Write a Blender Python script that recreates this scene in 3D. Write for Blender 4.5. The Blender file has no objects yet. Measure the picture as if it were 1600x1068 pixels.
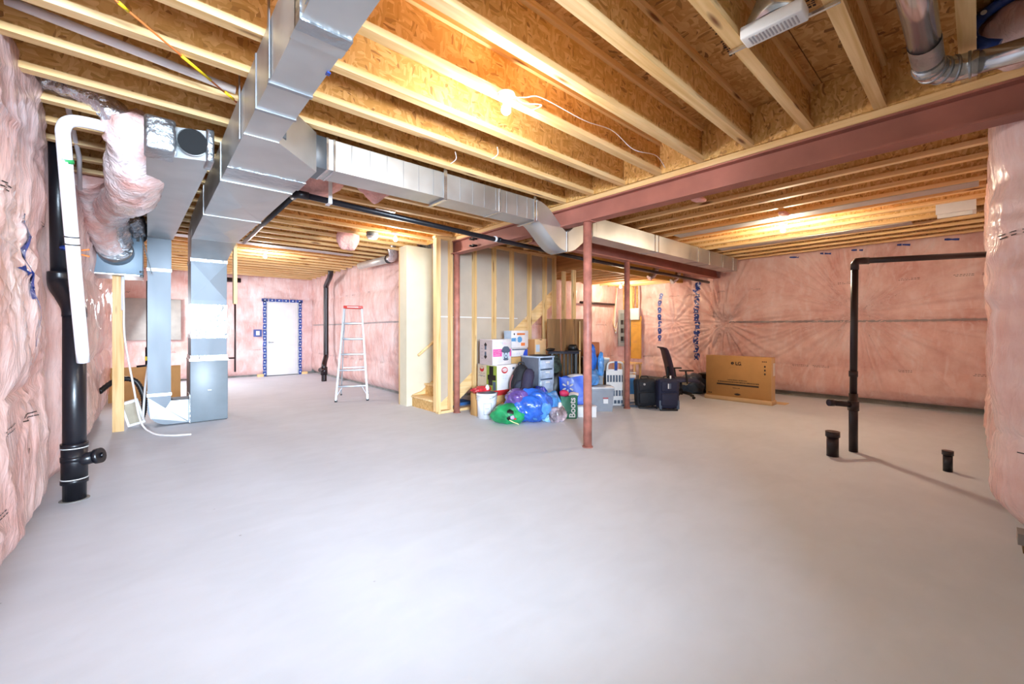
import bpy, bmesh, math, random
import numpy as np
from mathutils import Vector, Matrix

random.seed(7)
S = bpy.context.scene
C = S.collection
PI = math.pi
R = math.radians

# ---------------------------------------------------------------- camera, light, exposure
YAW = math.atan2(572.0, 646.0)
cam = bpy.data.objects.new('camera', bpy.data.cameras.new('camera'))
C.objects.link(cam)
cam.location = (0, 0, 1.3)
cam.rotation_euler = (PI / 2, 0, -YAW)
cam.data.lens = 36.0 * 646.0 / 1600.0
cam.data.sensor_width = 36.0
cam.data.shift_y = -19.0 / 1600.0
cam.data.clip_start = 0.02
S.camera = cam

W = bpy.data.worlds.new('daylight')
S.world = W
W.use_nodes = True
W.node_tree.nodes['Background'].inputs[0].default_value = (0.80, 0.90, 1.0, 1)
W.node_tree.nodes['Background'].inputs[1].default_value = 3.0

def area(name, loc, target, sx, sy, power, col):
    l = bpy.data.lights.new(name, 'AREA'); l.shape = 'RECTANGLE'; l.size = sx; l.size_y = sy
    l.energy = power; l.color = col
    o = bpy.data.objects.new(name, l); C.objects.link(o); o.location = loc
    o.rotation_euler = (Vector(target) - Vector(loc)).to_track_quat('-Z', 'Y').to_euler()
    return o
# added area light for rear daylight, then the window in the far utility corner
area('added_rear_daylight', (-2.2, -6.0, 2.1), (1.6, 2.5, 1.0), 8.0, 1.9, 9300, (0.66, 0.82, 1.0))
area('daylight_utility_window', (-0.35, 11.9, 1.7), (2.5, 11.3, 0.4), 1.2, 0.8, 110, (0.86, 0.93, 1.0))

def bulb_light(loc, power, col, r=0.045):
    l = bpy.data.lights.new('bulb_light', 'POINT'); l.energy = power; l.color = col
    l.shadow_soft_size = r
    o = bpy.data.objects.new('bulb_light', l); C.objects.link(o); o.location = loc
    return o
BULBS = [(1.66, 1.93, 2.66, 44), (6.5, 1.77, 2.66, 85), (1.65, 8.75, 2.66, 40), (2.8, 5.8, 2.66, 32), (8.75, 5.85, 2.33, 45)]
COOLISH, WARM = (1.0, 0.93, 0.84), (1.0, 0.82, 0.60)
for (bx_, by_, bz_, bp_), bc_ in zip(BULBS, (COOLISH, WARM, COOLISH, COOLISH, WARM)):
    bulb_light((bx_, by_, bz_ - 0.05), bp_, bc_)

V = S.view_settings
S.display_settings.display_device = 'sRGB'
V.view_transform = 'Standard'; V.look = 'None'; V.gamma = 1.0
V.use_curve_mapping = False
V.exposure = 0.36
try:
    S.cycles.max_bounces = 10; S.cycles.diffuse_bounces = 6; S.cycles.glossy_bounces = 4
    S.cycles.transmission_bounces = 6; S.cycles.transparent_max_bounces = 10
except Exception:
    pass

# ---------------------------------------------------------------- helpers
def lin(h):
    h = h.lstrip('#'); out = []
    for i in (0, 2, 4):
        c = int(h[i:i + 2], 16) / 255.0
        out.append(c / 12.92 if c <= 0.04045 else ((c + 0.055) / 1.055) ** 2.4)
    return tuple(out) + (1.0,)

def newmat(name):
    m = bpy.data.materials.new(name); m.use_nodes = True
    nt = m.node_tree
    return m, nt, nt.nodes['Principled BSDF']

def mat(name, col, rough=0.6, metal=0.0, var=0.06, vscale=6.0, bump=0.0, bscale=40.0, stretch=(1, 1, 1),
        alpha=1.0, trans=0.0, coat=0.0, emit=0.0, ecol=None, spec=0.5, coat_rough=0.1):
    m, nt, b = newmat(name)
    c = lin(col) if isinstance(col, str) else tuple(col) + (1.0,)
    tc = nt.nodes.new('ShaderNodeTexCoord'); mp = nt.nodes.new('ShaderNodeMapping')
    mp.inputs['Scale'].default_value = stretch
    nt.links.new(tc.outputs['Object'], mp.inputs['Vector'])
    nz = nt.nodes.new('ShaderNodeTexNoise'); nz.inputs['Scale'].default_value = vscale; nz.inputs['Detail'].default_value = 5
    nt.links.new(mp.outputs[0], nz.inputs['Vector'])
    rp = nt.nodes.new('ShaderNodeValToRGB')
    k0, k1 = 1 - var * 2.2, 1 + var * 1.6
    rp.color_ramp.elements[0].position = 0.3; rp.color_ramp.elements[1].position = 0.7
    rp.color_ramp.elements[0].color = tuple(min(1, x * k0) for x in c[:3]) + (1,)
    rp.color_ramp.elements[1].color = tuple(min(1, x * k1) for x in c[:3]) + (1,)
    nt.links.new(nz.outputs['Fac'], rp.inputs[0]); nt.links.new(rp.outputs[0], b.inputs['Base Color'])
    b.inputs['Roughness'].default_value = rough; b.inputs['Metallic'].default_value = metal
    b.inputs['Alpha'].default_value = alpha; b.inputs['Transmission Weight'].default_value = trans
    b.inputs['Coat Weight'].default_value = coat; b.inputs['Coat Roughness'].default_value = coat_rough
    b.inputs['Specular IOR Level'].default_value = spec
    if emit:
        b.inputs['Emission Color'].default_value = ecol or c; b.inputs['Emission Strength'].default_value = emit
    if bump:
        n2 = nt.nodes.new('ShaderNodeTexNoise'); n2.inputs['Scale'].default_value = bscale; n2.inputs['Detail'].default_value = 4
        nt.links.new(mp.outputs[0], n2.inputs['Vector'])
        bp = nt.nodes.new('ShaderNodeBump'); bp.inputs['Strength'].default_value = bump; bp.inputs['Distance'].default_value = 0.02
        nt.links.new(n2.outputs['Fac'], bp.inputs['Height']); nt.links.new(bp.outputs[0], b.inputs['Normal'])
    return m

def wood(name, light, dark, axis='X', rough=0.62, knots=True, scale=1.0):
    m, nt, b = newmat(name)
    tc = nt.nodes.new('ShaderNodeTexCoord'); mp = nt.nodes.new('ShaderNodeMapping')
    s = {'X': (0.7, 14, 14), 'Y': (14, 0.7, 14), 'Z': (14, 14, 0.7)}[axis]
    mp.inputs['Scale'].default_value = tuple(v * scale for v in s)
    nt.links.new(tc.outputs['Object'], mp.inputs['Vector'])
    oi = nt.nodes.new('ShaderNodeObjectInfo')
    ad = nt.nodes.new('ShaderNodeVectorMath'); ad.operation = 'ADD'
    ml = nt.nodes.new('ShaderNodeMath'); ml.operation = 'MULTIPLY'; ml.inputs[1].default_value = 37.0
    nt.links.new(oi.outputs['Random'], ml.inputs[0]); nt.links.new(mp.outputs[0], ad.inputs[0]); nt.links.new(ml.outputs[0], ad.inputs[1])
    nz = nt.nodes.new('ShaderNodeTexNoise'); nz.inputs['Scale'].default_value = 1.6; nz.inputs['Detail'].default_value = 6; nz.inputs['Distortion'].default_value = 0.6
    nt.links.new(ad.outputs[0], nz.inputs['Vector'])
    rp = nt.nodes.new('ShaderNodeValToRGB'); rp.color_ramp.elements[0].position = 0.32; rp.color_ramp.elements[1].position = 0.66
    rp.color_ramp.elements[0].color = lin(dark); rp.color_ramp.elements[1].color = lin(light)
    nt.links.new(nz.outputs['Fac'], rp.inputs[0])
    last = rp.outputs[0]
    if knots:
        mk = nt.nodes.new('ShaderNodeMapping'); ks = {'X': (1.6, 9, 9), 'Y': (9, 1.6, 9), 'Z': (9, 9, 1.6)}[axis]
        mk.inputs['Scale'].default_value = ks
        nt.links.new(tc.outputs['Object'], mk.inputs['Vector'])
        ad2 = nt.nodes.new('ShaderNodeVectorMath'); ad2.operation = 'ADD'
        nt.links.new(mk.outputs[0], ad2.inputs[0]); nt.links.new(ml.outputs[0], ad2.inputs[1])
        vo = nt.nodes.new('ShaderNodeTexVoronoi'); vo.inputs['Scale'].default_value = 1.0
        nt.links.new(ad2.outputs[0], vo.inputs['Vector'])
        kr = nt.nodes.new('ShaderNodeMapRange'); kr.inputs['From Min'].default_value = 0.06; kr.inputs['From Max'].default_value = 0.16
        kr.inputs['To Min'].default_value = 1.0; kr.inputs['To Max'].default_value = 0.0
        nt.links.new(vo.outputs['Distance'], kr.inputs['Value'])
        mx = nt.nodes.new('ShaderNodeMix'); mx.data_type = 'RGBA'
        nt.links.new(kr.outputs[0], mx.inputs['Factor']); nt.links.new(last, mx.inputs['A'])
        mx.inputs['B'].default_value = lin('7a4a24'); last = mx.outputs['Result']
    nt.links.new(last, b.inputs['Base Color'])
    b.inputs['Roughness'].default_value = rough
    bp = nt.nodes.new('ShaderNodeBump'); bp.inputs['Strength'].default_value = 0.15; bp.inputs['Distance'].default_value = 0.004
    nt.links.new(nz.outputs['Fac'], bp.inputs['Height']); nt.links.new(bp.outputs[0], b.inputs['Normal'])
    return m

def osb(name, stretchA=(13, 60, 60), stretchB=(60, 60, 16), cols=('9c6e3c', 'c6974f', 'd6a765', 'e4bd80')):
    """pressed strand board: flakes in two directions, picked by a coarse noise"""
    m, nt, b = newmat(name)
    L = nt.links.new
    tc = nt.nodes.new('ShaderNodeTexCoord')
    oi = nt.nodes.new('ShaderNodeObjectInfo')
    ml = nt.nodes.new('ShaderNodeMath'); ml.operation = 'MULTIPLY'; ml.inputs[1].default_value = 91.0
    L(oi.outputs['Random'], ml.inputs[0])
    nd = nt.nodes.new('ShaderNodeTexNoise'); nd.inputs['Scale'].default_value = 5.0; nd.inputs['Detail'].default_value = 2
    L(tc.outputs['Object'], nd.inputs['Vector'])
    warp = nt.nodes.new('ShaderNodeVectorMath'); warp.operation = 'SCALE'; warp.inputs['Scale'].default_value = 0.10
    L(nd.outputs['Color'], warp.inputs[0])
    wc = nt.nodes.new('ShaderNodeVectorMath'); wc.operation = 'ADD'
    L(tc.outputs['Object'], wc.inputs[0]); L(warp.outputs[0], wc.inputs[1])
    outs = []
    for st in (stretchA, stretchB):
        mp = nt.nodes.new('ShaderNodeMapping'); mp.inputs['Scale'].default_value = st
        L(wc.outputs[0], mp.inputs['Vector'])
        ad = nt.nodes.new('ShaderNodeVectorMath'); ad.operation = 'ADD'
        L(mp.outputs[0], ad.inputs[0]); L(ml.outputs[0], ad.inputs[1])
        vo = nt.nodes.new('ShaderNodeTexVoronoi'); vo.inputs['Scale'].default_value = 1.0
        L(ad.outputs[0], vo.inputs['Vector'])
        sp = nt.nodes.new('ShaderNodeSeparateColor'); L(vo.outputs['Color'], sp.inputs[0])
        outs.append(sp.outputs[0])
    pick = nt.nodes.new('ShaderNodeTexNoise'); pick.inputs['Scale'].default_value = 14.0; pick.inputs['Detail'].default_value = 1
    L(tc.outputs['Object'], pick.inputs['Vector'])
    gt = nt.nodes.new('ShaderNodeMath'); gt.operation = 'GREATER_THAN'; gt.inputs[1].default_value = 0.5
    L(pick.outputs['Fac'], gt.inputs[0])
    mx = nt.nodes.new('ShaderNodeMix'); mx.data_type = 'FLOAT'
    L(gt.outputs[0], mx.inputs['Factor']); L(outs[0], mx.inputs['A']); L(outs[1], mx.inputs['B'])
    rp = nt.nodes.new('ShaderNodeValToRGB'); cr = rp.color_ramp
    cr.elements[0].position = 0.0; cr.elements[0].color = lin(cols[0])
    cr.elements[1].position = 1.0; cr.elements[1].color = lin(cols[3])
    e = cr.elements.new(0.10); e.color = lin(cols[1]); e = cr.elements.new(0.6); e.color = lin(cols[2])
    L(mx.outputs['Result'], rp.inputs[0]); L(rp.outputs[0], b.inputs['Base Color'])
    b.inputs['Roughness'].default_value = 0.6
    bp = nt.nodes.new('ShaderNodeBump'); bp.inputs['Strength'].default_value = 0.35; bp.inputs['Distance'].default_value = 0.004
    L(mx.outputs['Result'], bp.inputs['Height']); L(bp.outputs[0], b.inputs['Normal'])
    return m

def sheet_metal(name, col='c9cac9', rough=0.42, streak=(1, 1, 1), bump=0.06, spangle=True):
    m, nt, b = newmat(name); L = nt.links.new
    tc = nt.nodes.new('ShaderNodeTexCoord'); mp = nt.nodes.new('ShaderNodeMapping'); mp.inputs['Scale'].default_value = streak
    L(tc.outputs['Object'], mp.inputs['Vector'])
    nz = nt.nodes.new('ShaderNodeTexNoise'); nz.inputs['Scale'].default_value = 3.0; nz.inputs['Detail'].default_value = 3
    L(mp.outputs[0], nz.inputs['Vector'])
    c = lin(col)
    rp = nt.nodes.new('ShaderNodeValToRGB')
    rp.color_ramp.elements[0].position = 0.35; rp.color_ramp.elements[1].position = 0.7
    rp.color_ramp.elements[0].color = tuple(x * 0.82 for x in c[:3]) + (1,); rp.color_ramp.elements[1].color = c
    L(nz.outputs['Fac'], rp.inputs[0]); L(rp.outputs[0], b.inputs['Base Color'])
    b.inputs['Metallic'].default_value = 0.9
    mr = nt.nodes.new('ShaderNodeMapRange'); mr.inputs['To Min'].default_value = rough * 0.75; mr.inputs['To Max'].default_value = rough * 1.4
    L(nz.outputs['Fac'], mr.inputs['Value']); L(mr.outputs[0], b.inputs['Roughness'])
    bp = nt.nodes.new('ShaderNodeBump'); bp.inputs['Strength'].default_value = bump; bp.inputs['Distance'].default_value = 0.03
    n2 = nt.nodes.new('ShaderNodeTexNoise'); n2.inputs['Scale'].default_value = 5.0; n2.inputs['Detail'].default_value = 1
    L(mp.outputs[0], n2.inputs['Vector']); L(n2.outputs['Fac'], bp.inputs['Height']); L(bp.outputs[0], b.inputs['Normal'])
    return m

def pink_poly(name):
    """pink glass wool seen through clear polyethylene: woolly base, glossy crinkled coat"""
    m, nt, b = newmat(name); L = nt.links.new
    tc = nt.nodes.new('ShaderNodeTexCoord')
    n1 = nt.nodes.new('ShaderNodeTexNoise'); n1.inputs['Scale'].default_value = 1.6; n1.inputs['Detail'].default_value = 8; n1.inputs['Roughness'].default_value = 0.62
    L(tc.outputs['Object'], n1.inputs['Vector'])
    rp = nt.nodes.new('ShaderNodeValToRGB'); cr = rp.color_ramp
    cr.elements[0].position = 0.33; cr.elements[0].color = lin('d39f95')
    cr.elements[1].position = 0.66; cr.elements[1].color = lin('ecd0cb')
    e = cr.elements.new(0.5); e.color = lin('e2bbb4')
    L(n1.outputs['Fac'], rp.inputs[0])
    # milky streaks where the sheet lifts off the wool
    mp = nt.nodes.new('ShaderNodeMapping'); mp.inputs['Scale'].default_value = (5, 5, 1.3)
    L(tc.outputs['Object'], mp.inputs['Vector'])
    n2 = nt.nodes.new('ShaderNodeTexNoise'); n2.inputs['Scale'].default_value = 1.7; n2.inputs['Detail'].default_value = 7; n2.inputs['Distortion'].default_value = 1.2
    L(mp.outputs[0], n2.inputs['Vector'])
    mr = nt.nodes.new('ShaderNodeMapRange'); mr.inputs['From Min'].default_value = 0.5; mr.inputs['From Max'].default_value = 0.72; mr.inputs['To Max'].default_value = 0.40
    L(n2.outputs['Fac'], mr.inputs['Value'])
    mx = nt.nodes.new('ShaderNodeMix'); mx.data_type = 'RGBA'
    L(mr.outputs[0], mx.inputs['Factor']); L(rp.outputs[0], mx.inputs['A']); mx.inputs['B'].default_value = lin('efe2e4')
    L(mx.outputs['Result'], b.inputs['Base Color'])
    b.inputs['Roughness'].default_value = 0.8
    b.inputs['Coat Weight'].default_value = 0.75; b.inputs['Coat Roughness'].default_value = 0.13; b.inputs['Coat IOR'].default_value = 1.5
    n3 = nt.nodes.new('ShaderNodeTexNoise'); n3.inputs['Scale'].default_value = 3.2; n3.inputs['Detail'].default_value = 4; n3.inputs['Distortion'].default_value = 1.6
    L(mp.outputs[0], n3.inputs['Vector'])
    bp = nt.nodes.new('ShaderNodeBump'); bp.inputs['Strength'].default_value = 0.9; bp.inputs['Distance'].default_value = 0.03
    L(n3.outputs['Fac'], bp.inputs['Height'])
    L(bp.outputs[0], b.inputs['Coat Normal'])
    bp2 = nt.nodes.new('ShaderNodeBump'); bp2.inputs['Strength'].default_value = 0.35; bp2.inputs['Distance'].default_value = 0.02
    L(n3.outputs['Fac'], bp2.inputs['Height']); L(bp2.outputs[0], b.inputs['Normal'])
    return m

def concrete_floor(name):
    m, nt, b = newmat(name); L = nt.links.new
    tc = nt.nodes.new('ShaderNodeTexCoord')
    n1 = nt.nodes.new('ShaderNodeTexNoise'); n1.inputs['Scale'].default_value = 0.7; n1.inputs['Detail'].default_value = 9; n1.inputs['Roughness'].default_value = 0.6
    L(tc.outputs['Object'], n1.inputs['Vector'])
    mp = nt.nodes.new('ShaderNodeMapping'); mp.inputs['Scale'].default_value = (1.5, 3.0, 1); mp.inputs['Rotation'].default_value = (0, 0, 0.7)
    L(tc.outputs['Object'], mp.inputs['Vector'])
    n2 = nt.nodes.new('ShaderNodeTexNoise'); n2.inputs['Scale'].default_value = 2.0; n2.inputs['Detail'].default_value = 8; n2.inputs['Distortion'].default_value = 0.8
    L(mp.outputs[0], n2.inputs['Vector'])
    av = nt.nodes.new('ShaderNodeMix'); av.data_type = 'FLOAT'; av.inputs['Factor'].default_value = 0.3
    L(n1.outputs['Fac'], av.inputs['A']); L(n2.outputs['Fac'], av.inputs['B'])
    rp = nt.nodes.new('ShaderNodeValToRGB'); cr = rp.color_ramp
    cr.elements[0].position = 0.3; cr.elements[0].color = lin('c3c8d0')
    cr.elements[1].position = 0.7; cr.elements[1].color = lin('d5dae3')
    L(av.outputs['Result'], rp.inputs[0])
    # sparse dark specks
    vo = nt.nodes.new('ShaderNodeTexVoronoi'); vo.inputs['Scale'].default_value = 3.0
    L(tc.outputs['Object'], vo.inputs['Vector'])
    mr = nt.nodes.new('ShaderNodeMapRange'); mr.inputs['From Min'].default_value = 0.012; mr.inputs['From Max'].default_value = 0.03
    mr.inputs['To Min'].default_value = 0.5; mr.inputs['To Max'].default_value = 0.0
    L(vo.outputs['Distance'], mr.inputs['Value'])
    mx = nt.nodes.new('ShaderNodeMix'); mx.data_type = 'RGBA'
    L(mr.outputs[0], mx.inputs['Factor']); L(rp.outputs[0], mx.inputs['A']); mx.inputs['B'].default_value = lin('6f6a64')
    L(mx.outputs['Result'], b.inputs['Base Color'])
    b.inputs['Roughness'].default_value = 0.62; b.inputs['Specular IOR Level'].default_value = 0.35
    bp = nt.nodes.new('ShaderNodeBump'); bp.inputs['Strength'].default_value = 0.12; bp.inputs['Distance'].default_value = 0.01
    L(n2.outputs['Fac'], bp.inputs['Height']); L(bp.outputs[0], b.inputs['Normal'])
    return m

M = dict(
    floor=concrete_floor('poured_concrete'),
    concrete=mat('foundation_concrete', '8f8c86', 0.9, var=0.12, bump=0.3),
    pink=pink_poly('wool_under_poly'),
    wool=mat('bare_pink_wool', 'e8b0a8', 0.95, var=0.12, bump=0.8, bscale=30),
    osb_web=osb('strand_board_web'),
    osb_deck=osb('strand_board_deck', (9, 40, 26), (40, 9, 26), ('7a5228', 'b0803f', 'c4955a', 'd4aa72')),
    lumX=wood('spruce_x', 'edcc98', 'd5aa6c', 'X'), lumY=wood('spruce_y', 'edcc98', 'd5aa6c', 'Y'), lumZ=wood('spruce_z', 'eac892', 'd0a465', 'Z'),
    lvl=wood('laminated_veneer', 'e6bc68', 'c9963f', 'X', knots=False), lvlY=wood('laminated_veneer_y', 'c98c52', '9c6230', 'Y', knots=False),
    plyX=wood('plywood', 'd9b070', 'b98a4a', 'X', knots=False),
    steel=mat('red_oxide_primer', 'a46658', 0.55, var=0.10, vscale=2.5, bump=0.05),
    steelcol=mat('red_oxide_column', 'ad6d5e', 0.5, var=0.16, vscale=9, bump=0.15),
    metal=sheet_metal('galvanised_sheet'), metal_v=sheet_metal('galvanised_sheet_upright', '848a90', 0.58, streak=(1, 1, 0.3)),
    metal_dk=sheet_metal('galvanised_sheet_dull', 'a9adb3', 0.34),
    foil=mat('foil_tape', 'a4a8ac', 0.33, metal=0.95, var=0.05, bump=0.8, bscale=18),
    pipe=sheet_metal('round_pipe_metal', 'd5d7da', 0.16, bump=0.02),
    abs=mat('black_abs', '15151b', 0.32, var=0.1, bump=0.05), abs_brown=mat('dark_abs', '231519', 0.35, var=0.1),
    pvc=mat('white_pvc', 'e9e9ee', 0.3, var=0.02), black=mat('black_plastic', '121214', 0.45, var=0.1),
    white=mat('white_paint', 'dddcdb', 0.5, var=0.02), dry=mat('painted_drywall', 'd2c9b0', 0.75, var=0.02),
    dryback=mat('drywall_backing_paper', 'b3a493', 0.85, var=0.05, vscale=2.0),
    tape=mat('blue_sheathing_tape', '1f3f8f', 0.3, var=0.2, vscale=12, bump=0.3), tdot=mat('tape_logo_white', 'dfe6ee', 0.4),
    print=mat('black_print', '2a2222', 0.6), stampink=mat('stamp_ink', '2c1a12', 0.7),
    furn=mat('grey_furnace_paint', '70797f', 0.4, var=0.03), hrv=mat('blue_grey_cabinet', '73899a', 0.4, var=0.03),
    card=mat('cardboard', 'c0945c', 0.8, var=0.05), bulbg=mat('lit_bulb', 'fff4dc', 0.3, emit=28.0, ecol=(1.0, 0.86, 0.62, 1)),
    yellow=mat('yellow_rope', 'e6c417', 0.6), orange=mat('orange_cord', 'c96a2e', 0.6),
)

def wloc(o):
    v = Vector((0, 0, 0))
    while o is not None:
        v += o.location; o = o.parent
    return v

class MB:
    """collects shapes; build() links them as ONE mesh object"""
    def __init__(s): s.v = []; s.f = []; s.mi = []; s.sm = []
    def add(s, vs, fs, mi=0, smooth=False):
        n = len(s.v); s.v += [tuple(v) for v in vs]
        s.f += [tuple(i + n for i in f) for f in fs]; s.mi += [mi] * len(fs); s.sm += [smooth] * len(fs)
        return s
    def box(s, a, b, mi=0, rot=None, c=None):
        x0, y0, z0 = [min(a[i], b[i]) for i in range(3)]; x1, y1, z1 = [max(a[i], b[i]) for i in range(3)]
        vs = [(x0, y0, z0), (x1, y0, z0), (x1, y1, z0), (x0, y1, z0), (x0, y0, z1), (x1, y0, z1), (x1, y1, z1), (x0, y1, z1)]
        if rot is not None:
            c = Vector(c) if c is not None else Vector(((x0 + x1) / 2, (y0 + y1) / 2, (z0 + z1) / 2))
            vs = [tuple(c + rot @ (Vector(v) - c)) for v in vs]
        return s.add(vs, [(0, 3, 2, 1), (4, 5, 6, 7), (0, 1, 5, 4), (1, 2, 6, 5), (2, 3, 7, 6), (3, 0, 4, 7)], mi)
    def bbox(s, a, b, r=0.01, mi=0, seg=2):
        bm = bmesh.new()
        x0, y0, z0 = [min(a[i], b[i]) for i in range(3)]; x1, y1, z1 = [max(a[i], b[i]) for i in range(3)]
        bmesh.ops.create_cube(bm, size=1.0)
        for v in bm.verts:
            v.co = Vector(((x0 + x1) / 2 + v.co.x * (x1 - x0), (y0 + y1) / 2 + v.co.y * (y1 - y0), (z0 + z1) / 2 + v.co.z * (z1 - z0)))
        bmesh.ops.bevel(bm, geom=bm.edges[:], offset=r, segments=seg, affect='EDGES', profile=0.5)
        bm.verts.index_update()
        s.add([tuple(v.co) for v in bm.verts], [tuple(v.index for v in f.verts) for f in bm.faces], mi, True)
        bm.free(); return s
    def tube(s, pts, r, n=14, mi=0, cap=True, smooth=True):
        P = [Vector(p) for p in pts]; m = len(P)
        rr = r if isinstance(r, (list, tuple)) else [r] * m
        T = []
        for i in range(m):
            t = (P[min(i + 1, m - 1)] - P[max(i - 1, 0)])
            T.append(t.normalized() if t.length > 1e-9 else Vector((0, 0, 1)))
        up = Vector((0, 0, 1)) if abs(T[0].z) < 0.9 else Vector((1, 0, 0))
        u = T[0].cross(up).normalized(); vs = []
        for i in range(m):
            u = (u - T[i] * u.dot(T[i])).normalized(); w = T[i].cross(u)
            for k in range(n):
                a = 2 * PI * k / n
                vs.append(P[i] + (u * math.cos(a) + w * math.sin(a)) * rr[i])
        fs = []
        for i in range(m - 1):
            for k in range(n):
                fs.append((i * n + k, i * n + (k + 1) % n, (i + 1) * n + (k + 1) % n, (i + 1) * n + k))
        s.add(vs, fs, mi, smooth)
        if cap:
            base = len(s.v) - len(vs)
            s.f.append(tuple(base + k for k in reversed(range(n)))); s.mi.append(mi); s.sm.append(False)
            s.f.append(tuple(base + (m - 1) * n + k for k in range(n))); s.mi.append(mi); s.sm.append(False)
        return s
    def cyl(s, a, b, r, r2=None, n=16, mi=0): return s.tube([a, b], [r, r if r2 is None else r2], n, mi)
    def prism(s, poly, axis, a, b, mi=0, smooth=False):
        """polygon of 2D points extruded along axis from a to b (poly gives the two other coordinates in order)"""
        n = len(poly); vs = []
        for t in (a, b):
            for p in poly:
                q = [0, 0, 0]; o = [i for i in range(3) if i != axis]
                q[axis] = t; q[o[0]] = p[0]; q[o[1]] = p[1]; vs.append(tuple(q))
        fs = [tuple(reversed(range(n))), tuple(range(n, 2 * n))]
        s.add(vs, fs, mi)
        n0 = len(s.v) - 2 * n
        for i in range(n):
            j = (i + 1) % n
            s.f.append((n0 + i, n0 + j, n0 + n + j, n0 + n + i)); s.mi.append(mi); s.sm.append(smooth)
        return s
    def quad(s, a, b, c, d, mi=0): return s.add([a, b, c, d], [(0, 1, 2, 3)], mi)
    def build(s, name, mats, parent=None, local=False, fix=True):
        me = bpy.data.meshes.new(name)
        off = Vector((0, 0, 0)) if (local or parent is None) else wloc(parent)
        me.from_pydata([(v[0] - off.x, v[1] - off.y, v[2] - off.z) for v in s.v], [], s.f)
        for m in (mats if isinstance(mats, (list, tuple)) else [mats]): me.materials.append(m)
        me.polygons.foreach_set('material_index', s.mi); me.polygons.foreach_set('use_smooth', s.sm)
        if fix and len(s.f) < 60000:
            bm = bmesh.new(); bm.from_mesh(me); bmesh.ops.recalc_face_normals(bm, faces=bm.faces[:]); bm.to_mesh(me); bm.free()
        me.update()
        o = bpy.data.objects.new(name, me); C.objects.link(o); o.parent = parent
        return o

def B(a, b, **k): return MB().box(a, b, **k)
def tag(o, label=None, cat=None, group=None, kind=None):
    if label: o['label'] = label
    if cat: o['category'] = cat
    if group: o['group'] = group
    if kind: o['kind'] = kind
    return o
def thing(name, label, cat, loc=(0, 0, 0), rz=0.0, group=None):
    o = bpy.data.objects.new(name, None); C.objects.link(o); o.location = loc; o.rotation_euler = (0, 0, rz)
    o.empty_display_size = 0.1
    return tag(o, label, cat, group)
def copy_tree(o, parent=None):
    c = o.copy(); C.objects.link(c); c.parent = parent
    for ch in list(o.children): copy_tree(ch, c)
    return c
def struct(o): o['kind'] = 'structure'; return o
def piece(src, loc, parent, rot=None):
    c = src.copy(); C.objects.link(c); c.parent = parent; c.location = loc
    if rot: c.rotation_euler = rot
    for ch in src.children:
        d = ch.copy(); C.objects.link(d); d.parent = c
    return c
def text(body, size, loc, rot, m, parent, name='lettering', ext=0.0008, bold=False, sx=1.0):
    cu = bpy.data.curves.new(name, 'FONT'); cu.body = body; cu.size = size; cu.extrude = ext; cu.align_x = 'CENTER'; cu.align_y = 'CENTER'
    if bold: cu.offset = size * 0.02
    t = bpy.data.objects.new(name, cu); C.objects.link(t)
    bpy.context.view_layer.update()
    me = bpy.data.meshes.new_from_object(t.evaluated_get(bpy.context.evaluated_depsgraph_get()))
    bpy.data.objects.remove(t)
    mtx = Matrix.Translation(Vector(loc)) @ rot.to_matrix().to_4x4() @ Matrix.Diagonal((sx, 1, 1, 1)) if hasattr(rot, 'to_matrix') else Matrix.Translation(Vector(loc)) @ rot @ Matrix.Diagonal((sx, 1, 1, 1))
    me.transform(mtx)
    if parent is not None: me.transform(Matrix.Translation(-wloc(parent)))
    me.materials.clear(); me.materials.append(m)
    o = bpy.data.objects.new(name, me); C.objects.link(o); o.parent = parent
    return o
from mathutils import Euler
FACE_NEG_Y = Euler((PI / 2, 0, 0))            # lettering on a face looking towards -Y
FACE_NEG_X = Euler((PI / 2, 0, -PI / 2))      # lettering on a face looking towards -X

# value noise on arrays
_rng = np.random.RandomState(3); _T = _rng.rand(256, 256)
def vn(x, y, seed=0):
    x = np.asarray(x, float) + seed * 17.31; y = np.asarray(y, float) + seed * 5.77
    xi = np.floor(x).astype(int); yi = np.floor(y).astype(int); xf = x - xi; yf = y - yi
    xf = xf * xf * (3 - 2 * xf); yf = yf * yf * (3 - 2 * yf)
    g = lambda a, b: _T[a % 256, b % 256]
    return (g(xi, yi) * (1 - xf) + g(xi + 1, yi) * xf) * (1 - yf) + (g(xi, yi + 1) * (1 - xf) + g(xi + 1, yi + 1) * xf) * yf
def ridge(x, y, seed=0): return 1 - np.abs(2 * vn(x, y, seed) - 1)

# ---------------------------------------------------------------- floor
fl = struct(MB().box((-1.0, -1.6, -0.12), (10.2, 13.7, 0.0)).build('floor', M['floor']))

# ---------------------------------------------------------------- ceiling: deck panels, joists
ZJ = 2.75          # underside of the joists
ZD = 3.05          # underside of the deck
ceil_ = bpy.data.objects.new('ceiling', None); C.objects.link(ceil_); struct(ceil_)
panel = MB().box((0, 0, 0), (2.434, 1.214, 0.018)).build('subfloor_panel', M['osb_deck'], ceil_)
first = True
for j in range(13):
    for i in range(-1, 5):
        x = -1.0 + i * 2.44 + (1.22 if j % 2 else 0); y = -1.7 + j * 1.22
        if x > 10 or (x > 4.4 and y > 7.0) or x + 2.44 < -1.0: continue
        if first: panel.location = (x, y, ZD); first = False
        else: piece(panel, (x, y, ZD), ceil_)

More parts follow.
